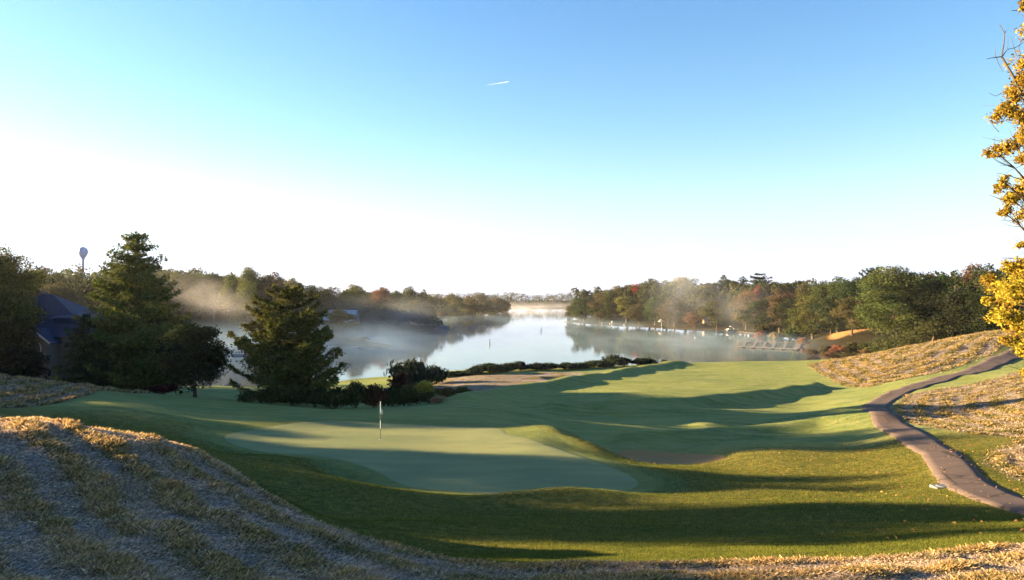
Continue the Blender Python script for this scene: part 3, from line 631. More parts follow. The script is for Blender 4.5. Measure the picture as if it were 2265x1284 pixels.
for px in range(1275, 2400, 9):
    i = (px-1275)/1000.0; D = 450*(1-i)+175*i+rr.uniform(0, 25); D = max(D, 165)
    sp.append((*XY(px, D), rr.uniform(.80, .96)*(CAMZ+ (20+18*sst(px, 1280, 1600)+ (14 if px > 1900 else 0))/FP*D+2-hz(*XY(px, D))), 10))
for px in range(1960, 2420, 22): D = rr.uniform(138, 150); sp.append((*XY(px, D), rr.uniform(5, 8), 8))
wood('woods', 'dense autumn woods filling in behind the front trees of the right shore', sp, 3)
sp = []
for px in range(-160, 960, 9):
    D = 280+70*sst(px, 500, 950)+rr.uniform(0, 25); x, y = XY(px, D); tp = rr.uniform(-6, 8)+616-6*(px < 0)+15*(50 < px < 280)-8*sst(-px, -300, 0)+32*sst(px, 560, 760)
    sp.append((x, y, max(5, CAMZ-(tp-HZ)/FP*D-hz(x, y)), 12))
for px in range(940, 1110, 13): D = 480+rr.uniform(0, 40)+1.0*(px-940); x, y = XY(px, D); sp.append((x, y, max(5, CAMZ-(664-HZ)/FP*D-hz(x, y)), 14))
wood('woods', 'dull green and brown woods behind the trees of the left shore', sp, 4)
sp = []
for px in range(930, 1420, 7): D = 1010+rr.uniform(0, 120); x, y = XY(px, D); sp.append((x, y, rr.uniform(11, 16.5), 18))
sp2 = [(rr.uniform(-165, -122), y_+rr.uniform(-3, 3), rr.uniform(15, 19), 15) for y_ in range(120, 430, 6)]
wood('woods', 'woods on the left hillside outside the view, shading the misty water', sp2, 9)
wood('woods', 'low hazy line of woods closing the far end of the lake', sp, 5, 260, .05)

# ---- near trees on the left
kit('bigfir', conifer, 101, 60000, .0080, wide=.33, z0=.07, levels=34, curve=.30, droop=.10, power=.62, clumpy=.25, trunk_r=.013)
kit('pine', conifer, 102, 62000, .0115, wide=.44, z0=.05, levels=20, curve=.45, droop=.05, power=.50, clumpy=.75, gap=.05, trunk_r=.017)
kit('maple', broadleaf, 103, 26000, .013, wide=.42, zc=.53, zr=.50, nl=60, lr=(.10, .16), trunk_r=.022)
kit('spruce', conifer, 104, 24000, .010, wide=.30, z0=.03, levels=30, curve=.05, droop=.2, power=.75, trunk_r=.016)
kit('oak', broadleaf, 105, 42000, .0072, wide=.36, zc=.55, zr=.46, nl=70, lr=(.07, .12), trunk_r=.020)
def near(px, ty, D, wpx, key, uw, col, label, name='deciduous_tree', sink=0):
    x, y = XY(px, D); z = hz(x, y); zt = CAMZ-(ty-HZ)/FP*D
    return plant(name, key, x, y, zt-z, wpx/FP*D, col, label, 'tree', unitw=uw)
near(300,512,75,250,'bigfir',.62,(.082,.10,.028),'tall tapering conifer left of centre, its upper half lit gold','conifer_tree')
near(632,631,66,262,'pine',.88,(.072,.080,.022),'broad ragged pine standing alone between the water and the green','conifer_tree')
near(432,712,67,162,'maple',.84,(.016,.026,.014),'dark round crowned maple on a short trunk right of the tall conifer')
near(190,690,71,150,'spruce',.62,(.036,.046,.022),'dark bushy spruce in front of the blue roofed house','conifer_tree')
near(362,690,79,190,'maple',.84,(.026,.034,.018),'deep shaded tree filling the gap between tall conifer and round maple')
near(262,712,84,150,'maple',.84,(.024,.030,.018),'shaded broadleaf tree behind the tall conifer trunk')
near(8,540,90,190,'oak',.86,(.10,.10,.026),'large leafy oak at the left frame edge overhanging the house')
near(-75,590,95,190,'oak',.86,(.055,.06,.018),'large oak mostly beyond the left frame edge')
near(30,700,76,120,'maple',.84,(.05,.042,.018),'low brownish tree in shadow beneath the large left oak')
SHR = [  # px, py top, D, width px, kind, colour, label
 (355,853,63,82,'b0',(.05,.014,.016),'low clipped dark red shrub beside the tall conifer trunk',1.15),
 (106,788,84,34,'b1',(.13,.11,.03),'small yellowish shrub under the arched window',1.4),
 (40,770,74,120,'b2',(.03,.026,.014),'dark shrub mass left of the house bay',None),
 (556,872,59.5,60,'r0',(.07,.075,.03),'leftmost, lowest shrub of the long dark hedge under the pine',None),
 (600,864,59.5,70,'r1',(.036,.045,.016),'second shrub from the left in the long dark hedge',None),
 (648,862,59.5,74,'r2',(.036,.045,.016),'hedge shrub under the pine trunk, third from the left',None),
 (696,866,59.5,70,'r0',(.032,.042,.016),'hedge shrub right of the pine trunk, fourth from the left',None),
 (742,866,59,70,'r1',(.034,.045,.016),'hedge shrub at the right edge of the pine, fifth from the left',None),
 (786,858,59.5,70,'r2',(.05,.055,.02),'hedge shrub standing against the bright water, taller than its neighbours',None),
 (828,862,59.5,64,'r0',(.07,.035,.02),'reddish hedge shrub just left of the flagstick',None),
 (868,866,60,64,'r1',(.04,.048,.018),'dark hedge shrub just right of the flagstick',None),
 (905,862,62,64,'r2',(.045,.052,.018),'dark shrub left of the bright yellow one',None),
 (885,828,80,60,'b3',(.04,.02,.016),'dark maroon shrub on the slope above the hedge',None),
 (915,812,84,96,'r0',(.022,.034,.022),'biggest dark bush at the left end of the lakeside row',None),
 (962,818,90,56,'r1',(.022,.034,.022),'dark bush joined to the right of the biggest lakeside one',None),
 (940,846,68,76,'b1',(.30,.26,.04),'bright yellow green bush above the hedge end',None),
 (990,856,66,54,'b2',(.13,.085,.03),'brown green shrub next to the yellow bush',None),
 (1022,856,67,46,'b3',(.10,.10,.03),'olive shrub closing the right end of the hedge',None),
 (974,874,61.5,38,'b0',(.34,.20,.12),'small pale pinkish shrub in front of the hedge end',None),
 (950,866,62.5,50,'b2',(.05,.06,.02),'low dark shrub under the yellow bush',None)]
for px, ty, D, wpx, k, col, lab, hh in SHR:
    x, y = XY(px, D); z = hz(x, y); zt = CAMZ-(ty-HZ)/FP*D
    plant('shrub', k, x, y, hh or max(.8, (zt-z)/.80), wpx/FP*D*1.15, col, lab, 'shrub', 'shrubs between the green and the lake', parts=('stems', 'foliage'))
ordn = ['second','third','fourth','fifth','sixth','seventh','eighth','ninth','tenth','eleventh','twelfth','thirteenth','fourteenth','fifteenth','sixteenth','seventeenth','last']
for i in range(17):
    px = 992+i*27.5+random.uniform(-9, 9); D = 101+i*1.0; x, y = XY(px, D)
    s = [1.35,1.1,.95,1.2,1.0,1.15,1.3,.95,1.6,1.5,1.1,1.25,1.0,1.7,1.2,1.3,1.1][i]
    plant('shrub', 'r%d' % (i % 3), x, y, s*random.uniform(.6, 1.15), 4.0*random.uniform(.7, 1.4), (.022,.034,.022), 'dark bush, %s after the biggest one in the row along the near water edge' % ordn[i], 'shrub', 'dark bushes along the near water edge', parts=('stems', 'foliage'))
for px, D, s, l in ((1420,113,1.1,'sprig of dark leaves on the fairway crest, left of the round tuft'),(1469,115.5,.9,'round dark tuft of leaves alone on the fairway skyline')):
    x, y = XY(px, D); plant('shrub', 'r1', x, y, s, 1.2, (.022,.034,.022), l, 'shrub', parts=('stems', 'foliage'))
BK = [(1800,768,178,46,RU,'rust shrub at the shore end of the dock'),(1826,762,176,50,BR,'brown shrub right of the dock end'),(1852,758,174,52,(.16,.08,.045),'reddish brown shrub low on the bank below the tee'),
 (1884,754,172,52,BR,'brown shrub under the small mown tee'),(1916,752,170,54,OL,'olive shrub at the right end of the small tee'),(1944,756,164,52,OL,'olive shrub left of the pale trunk'),(1972,760,158,48,BR,'brown shrub at the foot of the largest olive tree'),
 (1838,776,166,48,(.13,.075,.045),'brown shrub hanging over the water edge'),(1876,774,160,52,BR,'tan brown shrub lowest on the bank'),(1914,770,156,50,(.12,.09,.04),'brown shrub just behind the hill crest'),
 (1684,728,262,32,(.28,.09,.05),'red shrub on the shore beyond the rowing boat'),(1712,733,250,38,(.2,.17,.09),'tan shrub right of the red shore shrub'),(1748,726,246,46,GG,'green shrub on the lawn behind the dock'),
 (1776,745,215,40,(.2,.12,.07),'pinkish brown shrub behind the dock end'),(806,744,224,34,GG,'round green bush at the end of the misty spit'),(1590,716,328,26,RU,'orange shrub at the right end of the beach'),
 (1700,708,265,60,BR,'low brown tree edge behind the rowing boat'),(2050,746,142,50,OL,'low olive shrub right of the pale trunk'),(2010,752,146,40,YG,'yellowish weeds at the foot of the pale trunk')]
for i, (px, ty, D, wpx, col, lab) in enumerate(BK):
    x, y = XY(px, D); z = hz(x, y); zt = CAMZ-(ty-HZ)/FP*D
    plant('shrub', 'b%d' % (i % 4), x, y, max(1.2, (zt-z)*1.05), wpx/FP*D*1.15, col, lab, 'shrub', 'shrubs on the lake banks', parts=('stems', 'foliage'))

# ---------------------------------------------------------------- trees beyond the left edge, which shade the course
ORD = ['first']+ordn
SH = [(14,24.5),(17.5,25),(21,25),(24.4,23),(28.7,20.2),(33.2,23.4),(37,23.6),(40,20.8),(44.8,17.0),(47.6,20.8),(50,20.6),(54.6,15.6),(58.6,15.6),(62.5,22.5),(66.5,22),(70.5,18.5),(75,17)]
for k_, (x_, y_, z_) in enumerate([(-66,81,19.2),(-72,85.5,19),(-64,88,18.5)]): plant('deciduous_tree', 'd%d' % k_, x_, y_, z_-hz(x_, y_), 9, (.045,.055,.02), 'green tree %s the large oak, outside the left edge' % ('before','beside','behind')[k_], 'tree', 'trees beyond the left edge')
for i, (y, zt) in enumerate(SH):
    x = -60-(2.5 if i % 2 else 0); z = hz(x, y)
    plant('deciduous_tree', 'd%d' % (i % 5), x, y, zt-z, 8, (.045,.055,.02), 'green tree outside the left edge, %s in its row from the camera' % ORD[i], 'tree', 'trees beyond the left edge')
    if i not in (3, 4, 7, 8, 10, 11, 12): plant('deciduous_tree', 'd%d' % ((i+2) % 5), x-7, y+3.7, zt+.4-z, 8, (.045,.055,.02), 'green tree outside the left edge, %s in the outer row' % ORD[i], 'tree', 'trees beyond the left edge')

# ---------------------------------------------------------------- golden tree at the right edge
GX0, GY0 = 21.6, 28.0; gz0 = hz(GX0, GY0)
root = empty('golden_tree', (0, 0, 0)); tag(root, 'golden leaved tree reaching in from the right edge with bare twigs at its top', 'tree')
rs = np.random.RandomState(77); cl = []
for px, py, r in [(2240,205,30),(2262,180,26),(2228,250,28),(2262,250,30),(2196,336,17),(2226,318,28),(2256,300,34),(2262,350,26),(2216,404,20),(2248,424,28),(2232,440,24),(2210,468,17),(2262,470,28),(2264,540,16),
        (2236,588,26),(2264,600,38),(2190,628,24),(2222,640,30),(2256,655,36),(2186,662,20),(2206,694,28),(2240,710,34),(2268,740,34),(2230,752,24),(2256,784,26),(2268,824,18),(2262,12,12),(2300,60,40),(2300,160,45),
        (2310,300,60),(2310,420,60),(2315,520,50),(2320,620,65),(2320,720,60),(2330,800,50),(2360,200,60),(2380,350,70),(2400,500,80),(2380,0,60),(2340,-70,50),(2420,80,70),(2400,650,70),(2460,400,80),(2460,250,70),(2480,600,70),(2420,-60,50)]:
    D = GY0+rs.uniform(-1.5, 1.5)*(1 if px < 2290 else 2); p = P(px+10, py, D); cl.append((p.x, p.y, p.z, r*.85/FP*D, py))
Cs, O, T, K_ = [], [], [], []
for x, y, z, r, py in cl:
    sub = [(x+rs.randn()*r*.5, y+rs.randn()*r*.6, z+rs.randn()*r*.4, r*rs.uniform(.35, .6)) for _ in range(5)]
    for sx, sy, sz, sr in sub:
        n = int(300*(sr/.3)**1.6)+10; d = unit(rs.randn(n, 3)); Cs.append(np.array([sx, sy, sz])+d*sr*(.2+1.5*rs.rand(n, 1)**1.3)*np.array([1, 1, .8]))
        O.append(d*.5+np.array([0, -.2, .5])); q = rs.rand(); g = np.clip((py-350)/400, 0, 1)
        T.append(np.clip(.42+.16*g+.3*(q-.5)+.22*rs.randn(n), 0, 1)); K_.append(np.clip(.60-.45*g*(q > .35)+.2*rs.randn(n), 0, 1))
Cs, O, T, K_ = map(np.concatenate, (Cs, O, T, K_)); n = len(Cs)
cm = crown_mesh('crown', leaf_cards(Cs, .060*(.5+.9*rs.rand(n)), O, rs, .6, .6), T, K_)
cr = link('crown', cm, leaf_mat('golden_leaves', .45, .5), root); cr.color = (.28, .205, .03, 1)
mb = MB(); tp = [(GX0, GY0, gz0-.3), (GX0+.1, GY0, gz0+3), (GX0-.1, GY0, gz0+7), (GX0+.2, GY0, gz0+12), (GX0, GY0, gz0+17)]
mb.tube(tp, [.45, .34, .27, .17, .06], 12)
for x, y, z, r, py in cl:
    h0 = max(gz0+2.2, z-2.6); a = Vector((GX0, GY0, h0)); b_ = Vector((x, y, z)); mb.tube([a, a.lerp(b_, .45)+Vector((0, 0, -.25)), a.lerp(b_, .8), b_], [.09, .05, .028, .012], 6)
    for _ in range(12):
        e_ = b_+Vector(rs.randn(3)*r*.95); q_ = a.lerp(b_, rs.uniform(.72, .98)); mb.tube([q_, q_.lerp(e_, .5)+Vector(rs.randn(3)*.06), e_], [.014, .009, .004], 4)
TWG = [[(2262,205,.05),(2240,160,.045),(2219,124,.035),(2224,96,.022),(2226,72,.018),(2215,52,.010)],[(2226,72,.014),(2230,64,.008)],[(2219,124,.022),(2204,126,.016),(2185,129,.008)],
       [(2205,126,.012),(2204,107,.006)],[(2207,127,.014),(2214,143,.011),(2222,158,.008)],[(2222,122,.02),(2232,108,.014),(2250,104,.012),(2268,92,.008)],[(2232,108,.01),(2234,84,.005)],
       [(2252,122,.014),(2245,98,.01),(2241,80,.006)],[(2262,122,.014),(2257,104,.01),(2266,80,.006)],[(2212,292,.015),(2198,276,.01),(2184,252,.007)],[(2290,14,.03),(2262,20,.02),(2241,22,.009)],
       [(2262,398,.02),(2232,388,.012),(2205,382,.006)],[(2250,450,.02),(2214,440,.012),(2190,432,.006)],[(2230,200,.015),(2205,212,.01),(2190,205,.006)],[(2300,575,.03),(2250,572,.02),(2215,571,.008)]]
for tw in TWG: mb.tube([P(px, py, GY0-.3) for px, py, r in tw], [r for *_, r in tw], 6)
mb.build('trunk', BARK, root)

# ---------------------------------------------------------------- flagstick
WHITE = simple('white_paint', (.8, .8, .78), .4, 0, .05); BLACK = simple('black_paint', (.02, .03, .03), .4); CLOTH = simple('flag_cloth', (.82, .82, .8), .8)
fx, fy = XY(842, 41.5); fz = hz(fx, fy)+.03
fl_ = empty('flagstick', (fx, fy, fz)); tag(fl_, 'golf flagstick with limp white flag standing in the green', 'flagstick')
MB().tube([(0, 0, -.1), (0, 0, 2.14)], .016, 8).build('pole', WHITE, fl_)
MB().tube([(0, 0, 1.08), (0, 0, 1.48)], .0185, 8).build('band', BLACK, fl_); MB().tube([(0, 0, -.05), (0, 0, .62)], .0185, 8).build('band', BLACK, fl_)
mb = MB(); pr = [(0.015, 1.98), (.03, 1.86), (.075, 1.74), (.10, 1.62), (.065, 1.50)]
for j, (w_, z_) in enumerate(pr):
    pass
vs = []; 
for j, (w_, z_) in enumerate(pr):
    for i in range(7):
        s = i/6; vs.append((.012+s*w_-.05*(1 if j == 1 else 0)*s, .03*math.sin(i*1.9+j*.8), z_-s*.03*j))
mb.add(vs, [(j*7+i, j*7+i+1, (j+1)*7+i+1, (j+1)*7+i) for j in range(4) for i in range(6)])
fo = mb.build('flag', CLOTH, fl_, smooth=True); so = fo.modifiers.new('thick', 'SOLIDIFY'); so.thickness = .006
MB().lathe([(.0, .0), (.054, .0), (.054, .004), (.06, .004)], 16).build('hole_rim', WHITE, fl_, (0, 0, .004))
# drain lid beside the path
x, y = XY(2083, 27.0); lid = empty('drain_cover', (x, y, hz(x, y)+.02)); tag(lid, 'pale flat drain cover in the grass at the inner bend of the cart path', 'drain cover')
PALE = simple('pale_concrete', (.11, .125, .14), .7); MB().lathe([(0, .05), (.21, .05), (.23, .03), (.23, -.12)], 20).build('lid', PALE, lid); MB().box(-.34, -.26, -.1, .34, .26, .02).build('frame', PALE, lid)
# small brown post on the hill crest
x, y = XY(2064, 104.5); z = hz(x, y); st = MB(); st.tube([(0, 0, -.2), (0, 0, .75), (.02, 0, 1.0)], [.09, .08, .02], 6); st.box(-.16, -.05, .35, .16, .05, .62)
tag(st.build('marker_post', simple('post_wood', (.2, .12, .07), .8), None, (x, y, z)), 'small brown marker post on the crest of the right hill', 'post')

# ---------------------------------------------------------------- house with blue roof
BLUE = simple('blue_shingles', (.006, .016, .052), .75, 0, .3, 4); WALL = simple('house_siding', (.075, .072, .068), .8, 0, .1); TRIM = simple('house_trim', (.38, .37, .34), .6); 
GLS, t, N, L, b = mat('window_glass'); b.inputs['Base Color'].default_value = (.02, .035, .06, 1); b.inputs['Roughness'].default_value = .08
hx, hy = -59.5, 90.0; hb = hz(hx, hy)-.6; ho = empty('house', (hx, hy, hb)); tag(ho, 'dark house with a blue hipped roof and a gabled bay, half hidden by trees', 'house')
MB().box(-7.5, 0, 0, 8.5, 12, 9.3-hb).build('wall', WALL, ho)
e, rz_, zr_ = .6, 9.2-hb, 14.4-hb
def hip(mb, x0, y0, x1, y1, z0, z1, xa, xb, ym):
    v = [(x0, y0, z0), (x1, y0, z0), (x1, y1, z0), (x0, y1, z0), (xa, ym, z1), (xb, ym, z1)]
    return mb.add(v, [(0, 1, 5, 4), (1, 2, 5), (2, 3, 4, 5), (3, 0, 4), (3, 2, 1, 0)])
rf = hip(MB(), -8.1, -.6, 9.1, 12.6, rz_, zr_, -2.6, .2, 5.5).build('roof', BLUE, ho)
MB().box(-2.2, 5.2, zr_-1.5, -1.2, 6.4, zr_+.5).build('chimney', simple('chimney_brick', (.12, .07, .06), .9), rf)
mb = MB(); mb.box(3.0, 1.2, rz_+.3, 5.6, 4, rz_+2.3); mb.add([(2.7, .9, rz_+2.2), (5.9, .9, rz_+2.2), (5.9, 5.2, rz_+2.6), (2.7, 5.2, rz_+2.6), (2.9, 4.9, rz_+3.1), (5.7, 4.9, rz_+3.1)], [(0, 1, 5, 4), (1, 2, 5), (2, 3, 4, 5), (3, 0, 4), (3, 2, 1, 0)]); mb.build('dormer', BLUE, ho)
bay = MB().box(.9, -2.2, 0, 4.4, -.003, 8.7-hb).add([(.9, -2.2, 8.7-hb), (4.4, -2.2, 8.7-hb), (2.65, -2.2, 10.1-hb), (.9, -.01, 8.7-hb), (4.4, -.01, 8.7-hb), (2.65, -.01, 10.1-hb)], [(0, 1, 2), (3, 5, 4)]).build('bay', WALL, ho)
mb = MB()
for sx in (-1, 1):
    x1 = 2.65+sx*2.15; mb.add([(2.65, -2.45, 10.28-hb), (x1, -2.45, 8.58-hb), (x1, -2.45, 8.44-hb), (2.65, -2.45, 10.12-hb), (2.65, 2.5, 10.28-hb), (x1, 2.5, 8.58-hb), (x1, 2.5, 8.44-hb), (2.65, 2.5, 10.12-hb)], [(0, 1, 2, 3), (0, 4, 5, 1), (3, 2, 6, 7), (1, 5, 6, 2), (4, 7, 6, 5)])
br_ = mb.build('gable_roof', BLUE, ho)
mb = MB()
for sx in (-1, 1):
    x1 = 2.65+sx*2.2; mb.add([(2.65, -2.50, 10.34-hb), (x1, -2.50, 8.60-hb), (x1, -2.50, 8.40-hb), (2.65, -2.50, 10.12-hb), (2.65, -2.453, 10.34-hb), (x1, -2.453, 8.60-hb), (x1, -2.453, 8.40-hb), (2.65, -2.453, 10.12-hb)], [(0, 1, 2, 3), (0, 4, 5, 1), (3, 2, 6, 7), (1, 5, 6, 2), (4, 7, 6, 5)])
mb.build('barge_board', TRIM, br_)
def arch(w_, z0, zs, yy, th, n=10):
    pts = [(-w_, z0), (w_, z0)]+[(w_*math.cos(math.pi*k/n), zs+w_*math.sin(math.pi*k/n)) for k in range(n+1)]
    m_ = len(pts); v = [(x, yy, z) for x, z in pts]+[(x, yy+th, z) for x, z in pts]
    return MB().add(v, [tuple(range(m_))]+[(i, m_+i, m_+(i+1) % m_, (i+1) % m_) for i in range(m_)])
wn = arch(.80, 7.55-hb, 8.1-hb, -2.235, .03).build('arched_window', TRIM, ho, (2.85, 0, 0)); arch(.68, 7.65-hb, 8.1-hb, -2.25, .012).build('pane', GLS, wn)
for wx, wz0, wz1, ww, yy in ((1.3, 5.9, 7.3, 1.35, -2.2), (2.85, 5.9, 7.3, 1.35, -2.2), (-4.5, 5.6, 7.2, 1.4, 0), (-2.2, 5.6, 7.2, 1.2, 0), (6.0, 5.6, 7.2, 1.3, 0)):
    f = MB().box(wx, yy-.05, wz0-hb, wx+ww, yy+.0, wz1-hb).build('window', TRIM, ho); MB().box(wx+.09, yy-.065, wz0-hb+.09, wx+ww-.09, yy-.052, wz1-hb-.09).build('pane', GLS, f)
mb = MB(); mb.box(.2, -4.2, 4.75-hb, 5.4, -4.1, 4.87-hb)
for i in range(14): mb.box(.22+i*.395, -4.18, 3.9-hb, .27+i*.395, -4.12, 4.75-hb)
mb.build('railing', simple('rail_dark', (.05, .04, .04), .6), ho); MB().box(.1, -4.3, 3.7-hb, 5.5, -2.21, 3.88-hb).build('deck', simple('deck_wood', (.12, .085, .06), .8), ho)
# low reddish outbuilding with white band behind the conifer trunk
x, y = XY(268, 96); z = hz(x, y); sh_ = empty('garden_shed', (x, y, z)); tag(sh_, 'low reddish garden shed glimpsed between the trunks under the tall conifer', 'shed')
MB().box(-2.2, 0, -.3, 2.6, 3, 2.2).build('wall', simple('shed_red', (.19, .10, .08), .8), sh_); MB().box(-2.5, -.3, 2.203, 2.9, 3.3, 2.45).build('roof', simple('shed_roof', (.25, .27, .33), .6), sh_); MB().box(-2.2, -.05, .9, 2.6, -.003, 1.1).build('rail', TRIM, sh_)

# ---------------------------------------------------------------- far houses on the left shore
WSID = simple('white_siding', (.6, .6, .64), .7, 0, .06); GRF = simple('pale_roof', (.42, .42, .48), .7)
def gabled(px, D, w_, dp, wall, rise, lab, name='cottage', nwin=3, zoff=0, rz=0, wallm=None, roofm=None):
    x, y = XY(px, D); z = hz(x, y)+zoff; h = empty(name, (x, y, z), rz); tag(h, lab, 'house' if name != 'boathouse' else 'boathouse')
    MB().box(-w_/2, -dp/2, -1, w_/2, dp/2, wall).build('wall', wallm or WSID, h); mb = MB(); o_ = .4
    for s in (-1, 1): mb.add([(-w_/2-o_, s*(dp/2+o_), wall-.15), (w_/2+o_, s*(dp/2+o_), wall-.15), (w_/2+o_, 0, wall+rise), (-w_/2-o_, 0, wall+rise), (-w_/2-o_, s*(dp/2+o_), wall), (w_/2+o_, s*(dp/2+o_), wall), (w_/2+o_, 0, wall+rise+.15), (-w_/2-o_, 0, wall+rise+.15)],
            [(0, 1, 2, 3), (4, 7, 6, 5), (0, 4, 5, 1), (1, 5, 6, 2), (0, 3, 7, 4)])
    mb.build('roof', roofm or GRF, h)
    mb = MB().add([(-w_/2, -dp/2, wall), (-w_/2, dp/2, wall), (-w_/2, 0, wall+rise*.97), (w_/2, -dp/2, wall), (w_/2, dp/2, wall), (w_/2, 0, wall+rise*.97)], [(0, 1, 2), (3, 5, 4)]); mb.build('gable', wallm or WSID, h)
    for i in range(nwin):
        wx = -w_/2+(i+.5)*w_/nwin; MB().box(wx-.5, -dp/2-.04, .9, wx+.5, -dp/2-.002, min(2.2, wall-.2)).build('window', GLS, h)
    return h
gabled(768, 300, 8.0, 6, 2.6, 1.9, 'white cottage with a pale sloping roof on the left hillside', nwin=2, rz=-.15, zoff=1.0)
gabled(728, 308, 6.0, 5, 2.2, 1.2, 'small white shed to the left of the white cottage', nwin=2, rz=-.1, zoff=.8)
gabled(1567, 345, 5.0, 3.5, 1.7, 1.0, 'tiny tan shed at the edge of the trees above the beach', name='shed_building', nwin=1, wallm=simple('tan_siding', (.6, .42, .28), .7), roofm=simple('tan_roof', (.5, .36, .26), .7))
x, y = XY(530, 285); bh = empty('boathouse', (x, y, hz(x, y))); tag(bh, 'low boathouse with blue roof and white eave line left of the pine', 'boathouse')
MB().box(-3.6, -2.5, -.5, 3.6, 2.5, 2.0).build('wall', simple('boathouse_wall', (.05, .05, .09), .8), bh); hip(MB(), -4.1, -3, 4.1, 3, 2.21, 3.7, -1.6, 1.2, 0).build('roof', simple('blue_tin', (.05, .08, .25), .6), bh); MB().box(-4.15, -3.05, 2.003, 4.15, 3.05, 2.205).build('eave', WHITE, bh)
# water tower
x, y = XY(183, 680); z = hz(x, y); wt = empty('water_tower', (x, y, z)); tag(wt, 'blue bulb shaped water tower above the treetops on the left', 'water tower')
TWB = simple('tower_blue', (.03, .20, .50), .5); cz = CAMZ+(HZ-558)/FP*680-z
MB().lathe([(2.6, -3), (1.5, 2), (1.15, 10), (1.15, cz-8), (1.6, cz-5.6)], 20).build('pedestal', TWB, wt, smooth=True)
MB().lathe([(1.6, -5.8), (2.3, -4.6), (3.5, -2.6), (4.1, -.5), (4.15, .8), (3.6, 2.8), (2.4, 4.1), (1.0, 4.8), (0, 4.95)], 26).build('tank', TWB, wt, (0, 0, cz), smooth=True)

# ---------------------------------------------------------------- docks, boats and small things on the water
PLANK = simple('weathered_planks', (.11, .085, .07), .8, 0, .25, 2); PST = simple('dock_post', (.22, .17, .14), .9)
def strip_between(a, b, w_, z0, z1):
    a, b = Vector(a), Vector(b); d = (b-a).normalized(); n_ = Vector((-d.y, d.x, 0))*w_/2
    v = [a-n_, b-n_, b+n_, a+n_]; v = [(q.x, q.y, z0) for q in v]+[(q.x, q.y, z1) for q in v]
    return v, [(0, 3, 2, 1), (4, 5, 6, 7), (0, 1, 5, 4), (1, 2, 6, 5), (2, 3, 7, 6), (3, 0, 4, 7)]
def deck(name, parent, a, b, w_=1.3, z=.25, posts=True):
    v, f = strip_between((*a, 0), (*b, 0), w_, z, z+.12); o = MB().add(v, f).build(name, PLANK, parent)
    if posts:
        L_ = math.dist(a, b); k = max(2, int(L_/3.5)+1)
        for i in range(k):
            t_ = i/(k-1); x_, y_ = a[0]+(b[0]-a[0])*t_, a[1]+(b[1]-a[1])*t_; d = ((b[0]-a[0])/L_, (b[1]-a[1])/L_)
            for s in (-1, 1): px_, py_ = x_-d[1]*s*(w_/2+.09), y_+d[0]*s*(w_/2+.09); MB().tube([(px_, py_, -1), (px_, py_, z+.5)], .06, 6).build('post', PST, parent)
    return o
dk = empty('dock', (0, 0, 0)); tag(dk, 'long twin sided wooden dock with cross fingers at the right shore', 'dock')
A, B_, Cc, Dd = XY(1632, 231), XY(1764, 222), XY(1630, 207), XY(1762, 195)
deck('far_walk', dk, A, B_); deck('near_walk', dk, Cc, Dd, .7); deck('end_walk', dk, (Dd[0], Dd[1]+.5), (B_[0], B_[1]-.7), 1.6, .24, False)
for f_ in (.12, .30, .46, .62, .8):
    p0 = (A[0]+(B_[0]-A[0])*f_, A[1]+(B_[1]-A[1])*f_-.7); p1 = (Cc[0]+(Dd[0]-Cc[0])*f_, Cc[1]+(Dd[1]-Cc[1])*f_+.5); deck('finger', dk, p0, p1, .8, .23, False)
dk = empty('dock', (0, 0, 0)); tag(dk, 'short dark dock running off the end of the misty spit on the left', 'dock'); deck('walk', dk, XY(814, 214), XY(850, 208), 1.2, .35)
dk = empty('dock', (0, 0, 0)); tag(dk, 'dim dock beside the pontoon boat under the dark trees', 'dock'); deck('walk', dk, XY(1634, 292), XY(1690, 276), 1.2, .3)
HULL = simple('boat_white', (.26, .25, .24), .35, 0, .04); NAVY = simple('boat_cover', (.06, .07, .11), .7); ALU = simple('aluminium', (.6, .6, .6), .35, .8)
def hull_mb(L_, w_, h_, bow=.35, n=12):
    mb = MB(); vs = []
    for i in range(n+1):
        s = i/n; hw = w_/2*min(1, (1-max(0, (s-(1-bow))/bow)**2.2)) if s > 1-bow else w_/2*(.85+.15*min(1, s*4)); hw = max(hw, .02); rise = .25*h_*max(0, (s-.6)/.4)**2; x_ = -L_/2+s*L_
        vs += [(x_, -hw, h_+rise), (x_, -hw*.75, .05+rise*.4), (x_, 0, -.12+rise), (x_, hw*.75, .05+rise*.4), (x_, hw, h_+rise), (x_, hw-.06 if hw > .1 else hw*.5, h_+rise), (x_, 0, .22+rise*.6), (x_, -hw+.06 if hw > .1 else -hw*.5, h_+rise)]
    fs = [(i*8+k, i*8+(k+1) % 8, (i+1)*8+(k+1) % 8, (i+1)*8+k) for i in range(n) for k in range(8)]; fs += [tuple(range(7, -1, -1)), tuple(n*8+k for k in range(8))]
    return mb.add(vs, fs)
def rowboat(px, D, L_, rz, lab, m=HULL, name='rowing_boat', cat='boat', z=0.0):
    b_ = empty(name, (*XY(px, D), z), rz); tag(b_, lab, cat); hull_mb(L_, L_*.34, .42).build('hull', m, b_, smooth=False)
    for s in (-.2, .15): MB().box(L_*s-.12, -L_*.15, .30, L_*s+.12, L_*.15, .34).build('seat', PLANK, b_)
    return b_
rowboat(1666, 268, 3.6, .1, 'small pale rowing boat beside the red shore shrub'); rowboat(515, 116, 2.6, .5, 'white dinghy moored in mist between round maple and pine')
rowboat(1469, 336, 2.4, .2, 'white dinghy drawn up below the beach umbrella'); rowboat(540, 178, 5.0, .2, 'pale boat dim in the mist left of the pine')
rowboat(1391, 372, 5.2, .15, 'low pale boat at the left end of the beach'); rowboat(1338, 398, 4.5, .4, 'pale boat nearest the grassy point on the right shore', name='moored_boat'); rowboat(1546, 255, 3.0, .1, 'dim pale skiff floating in mist on the bay', name='skiff')
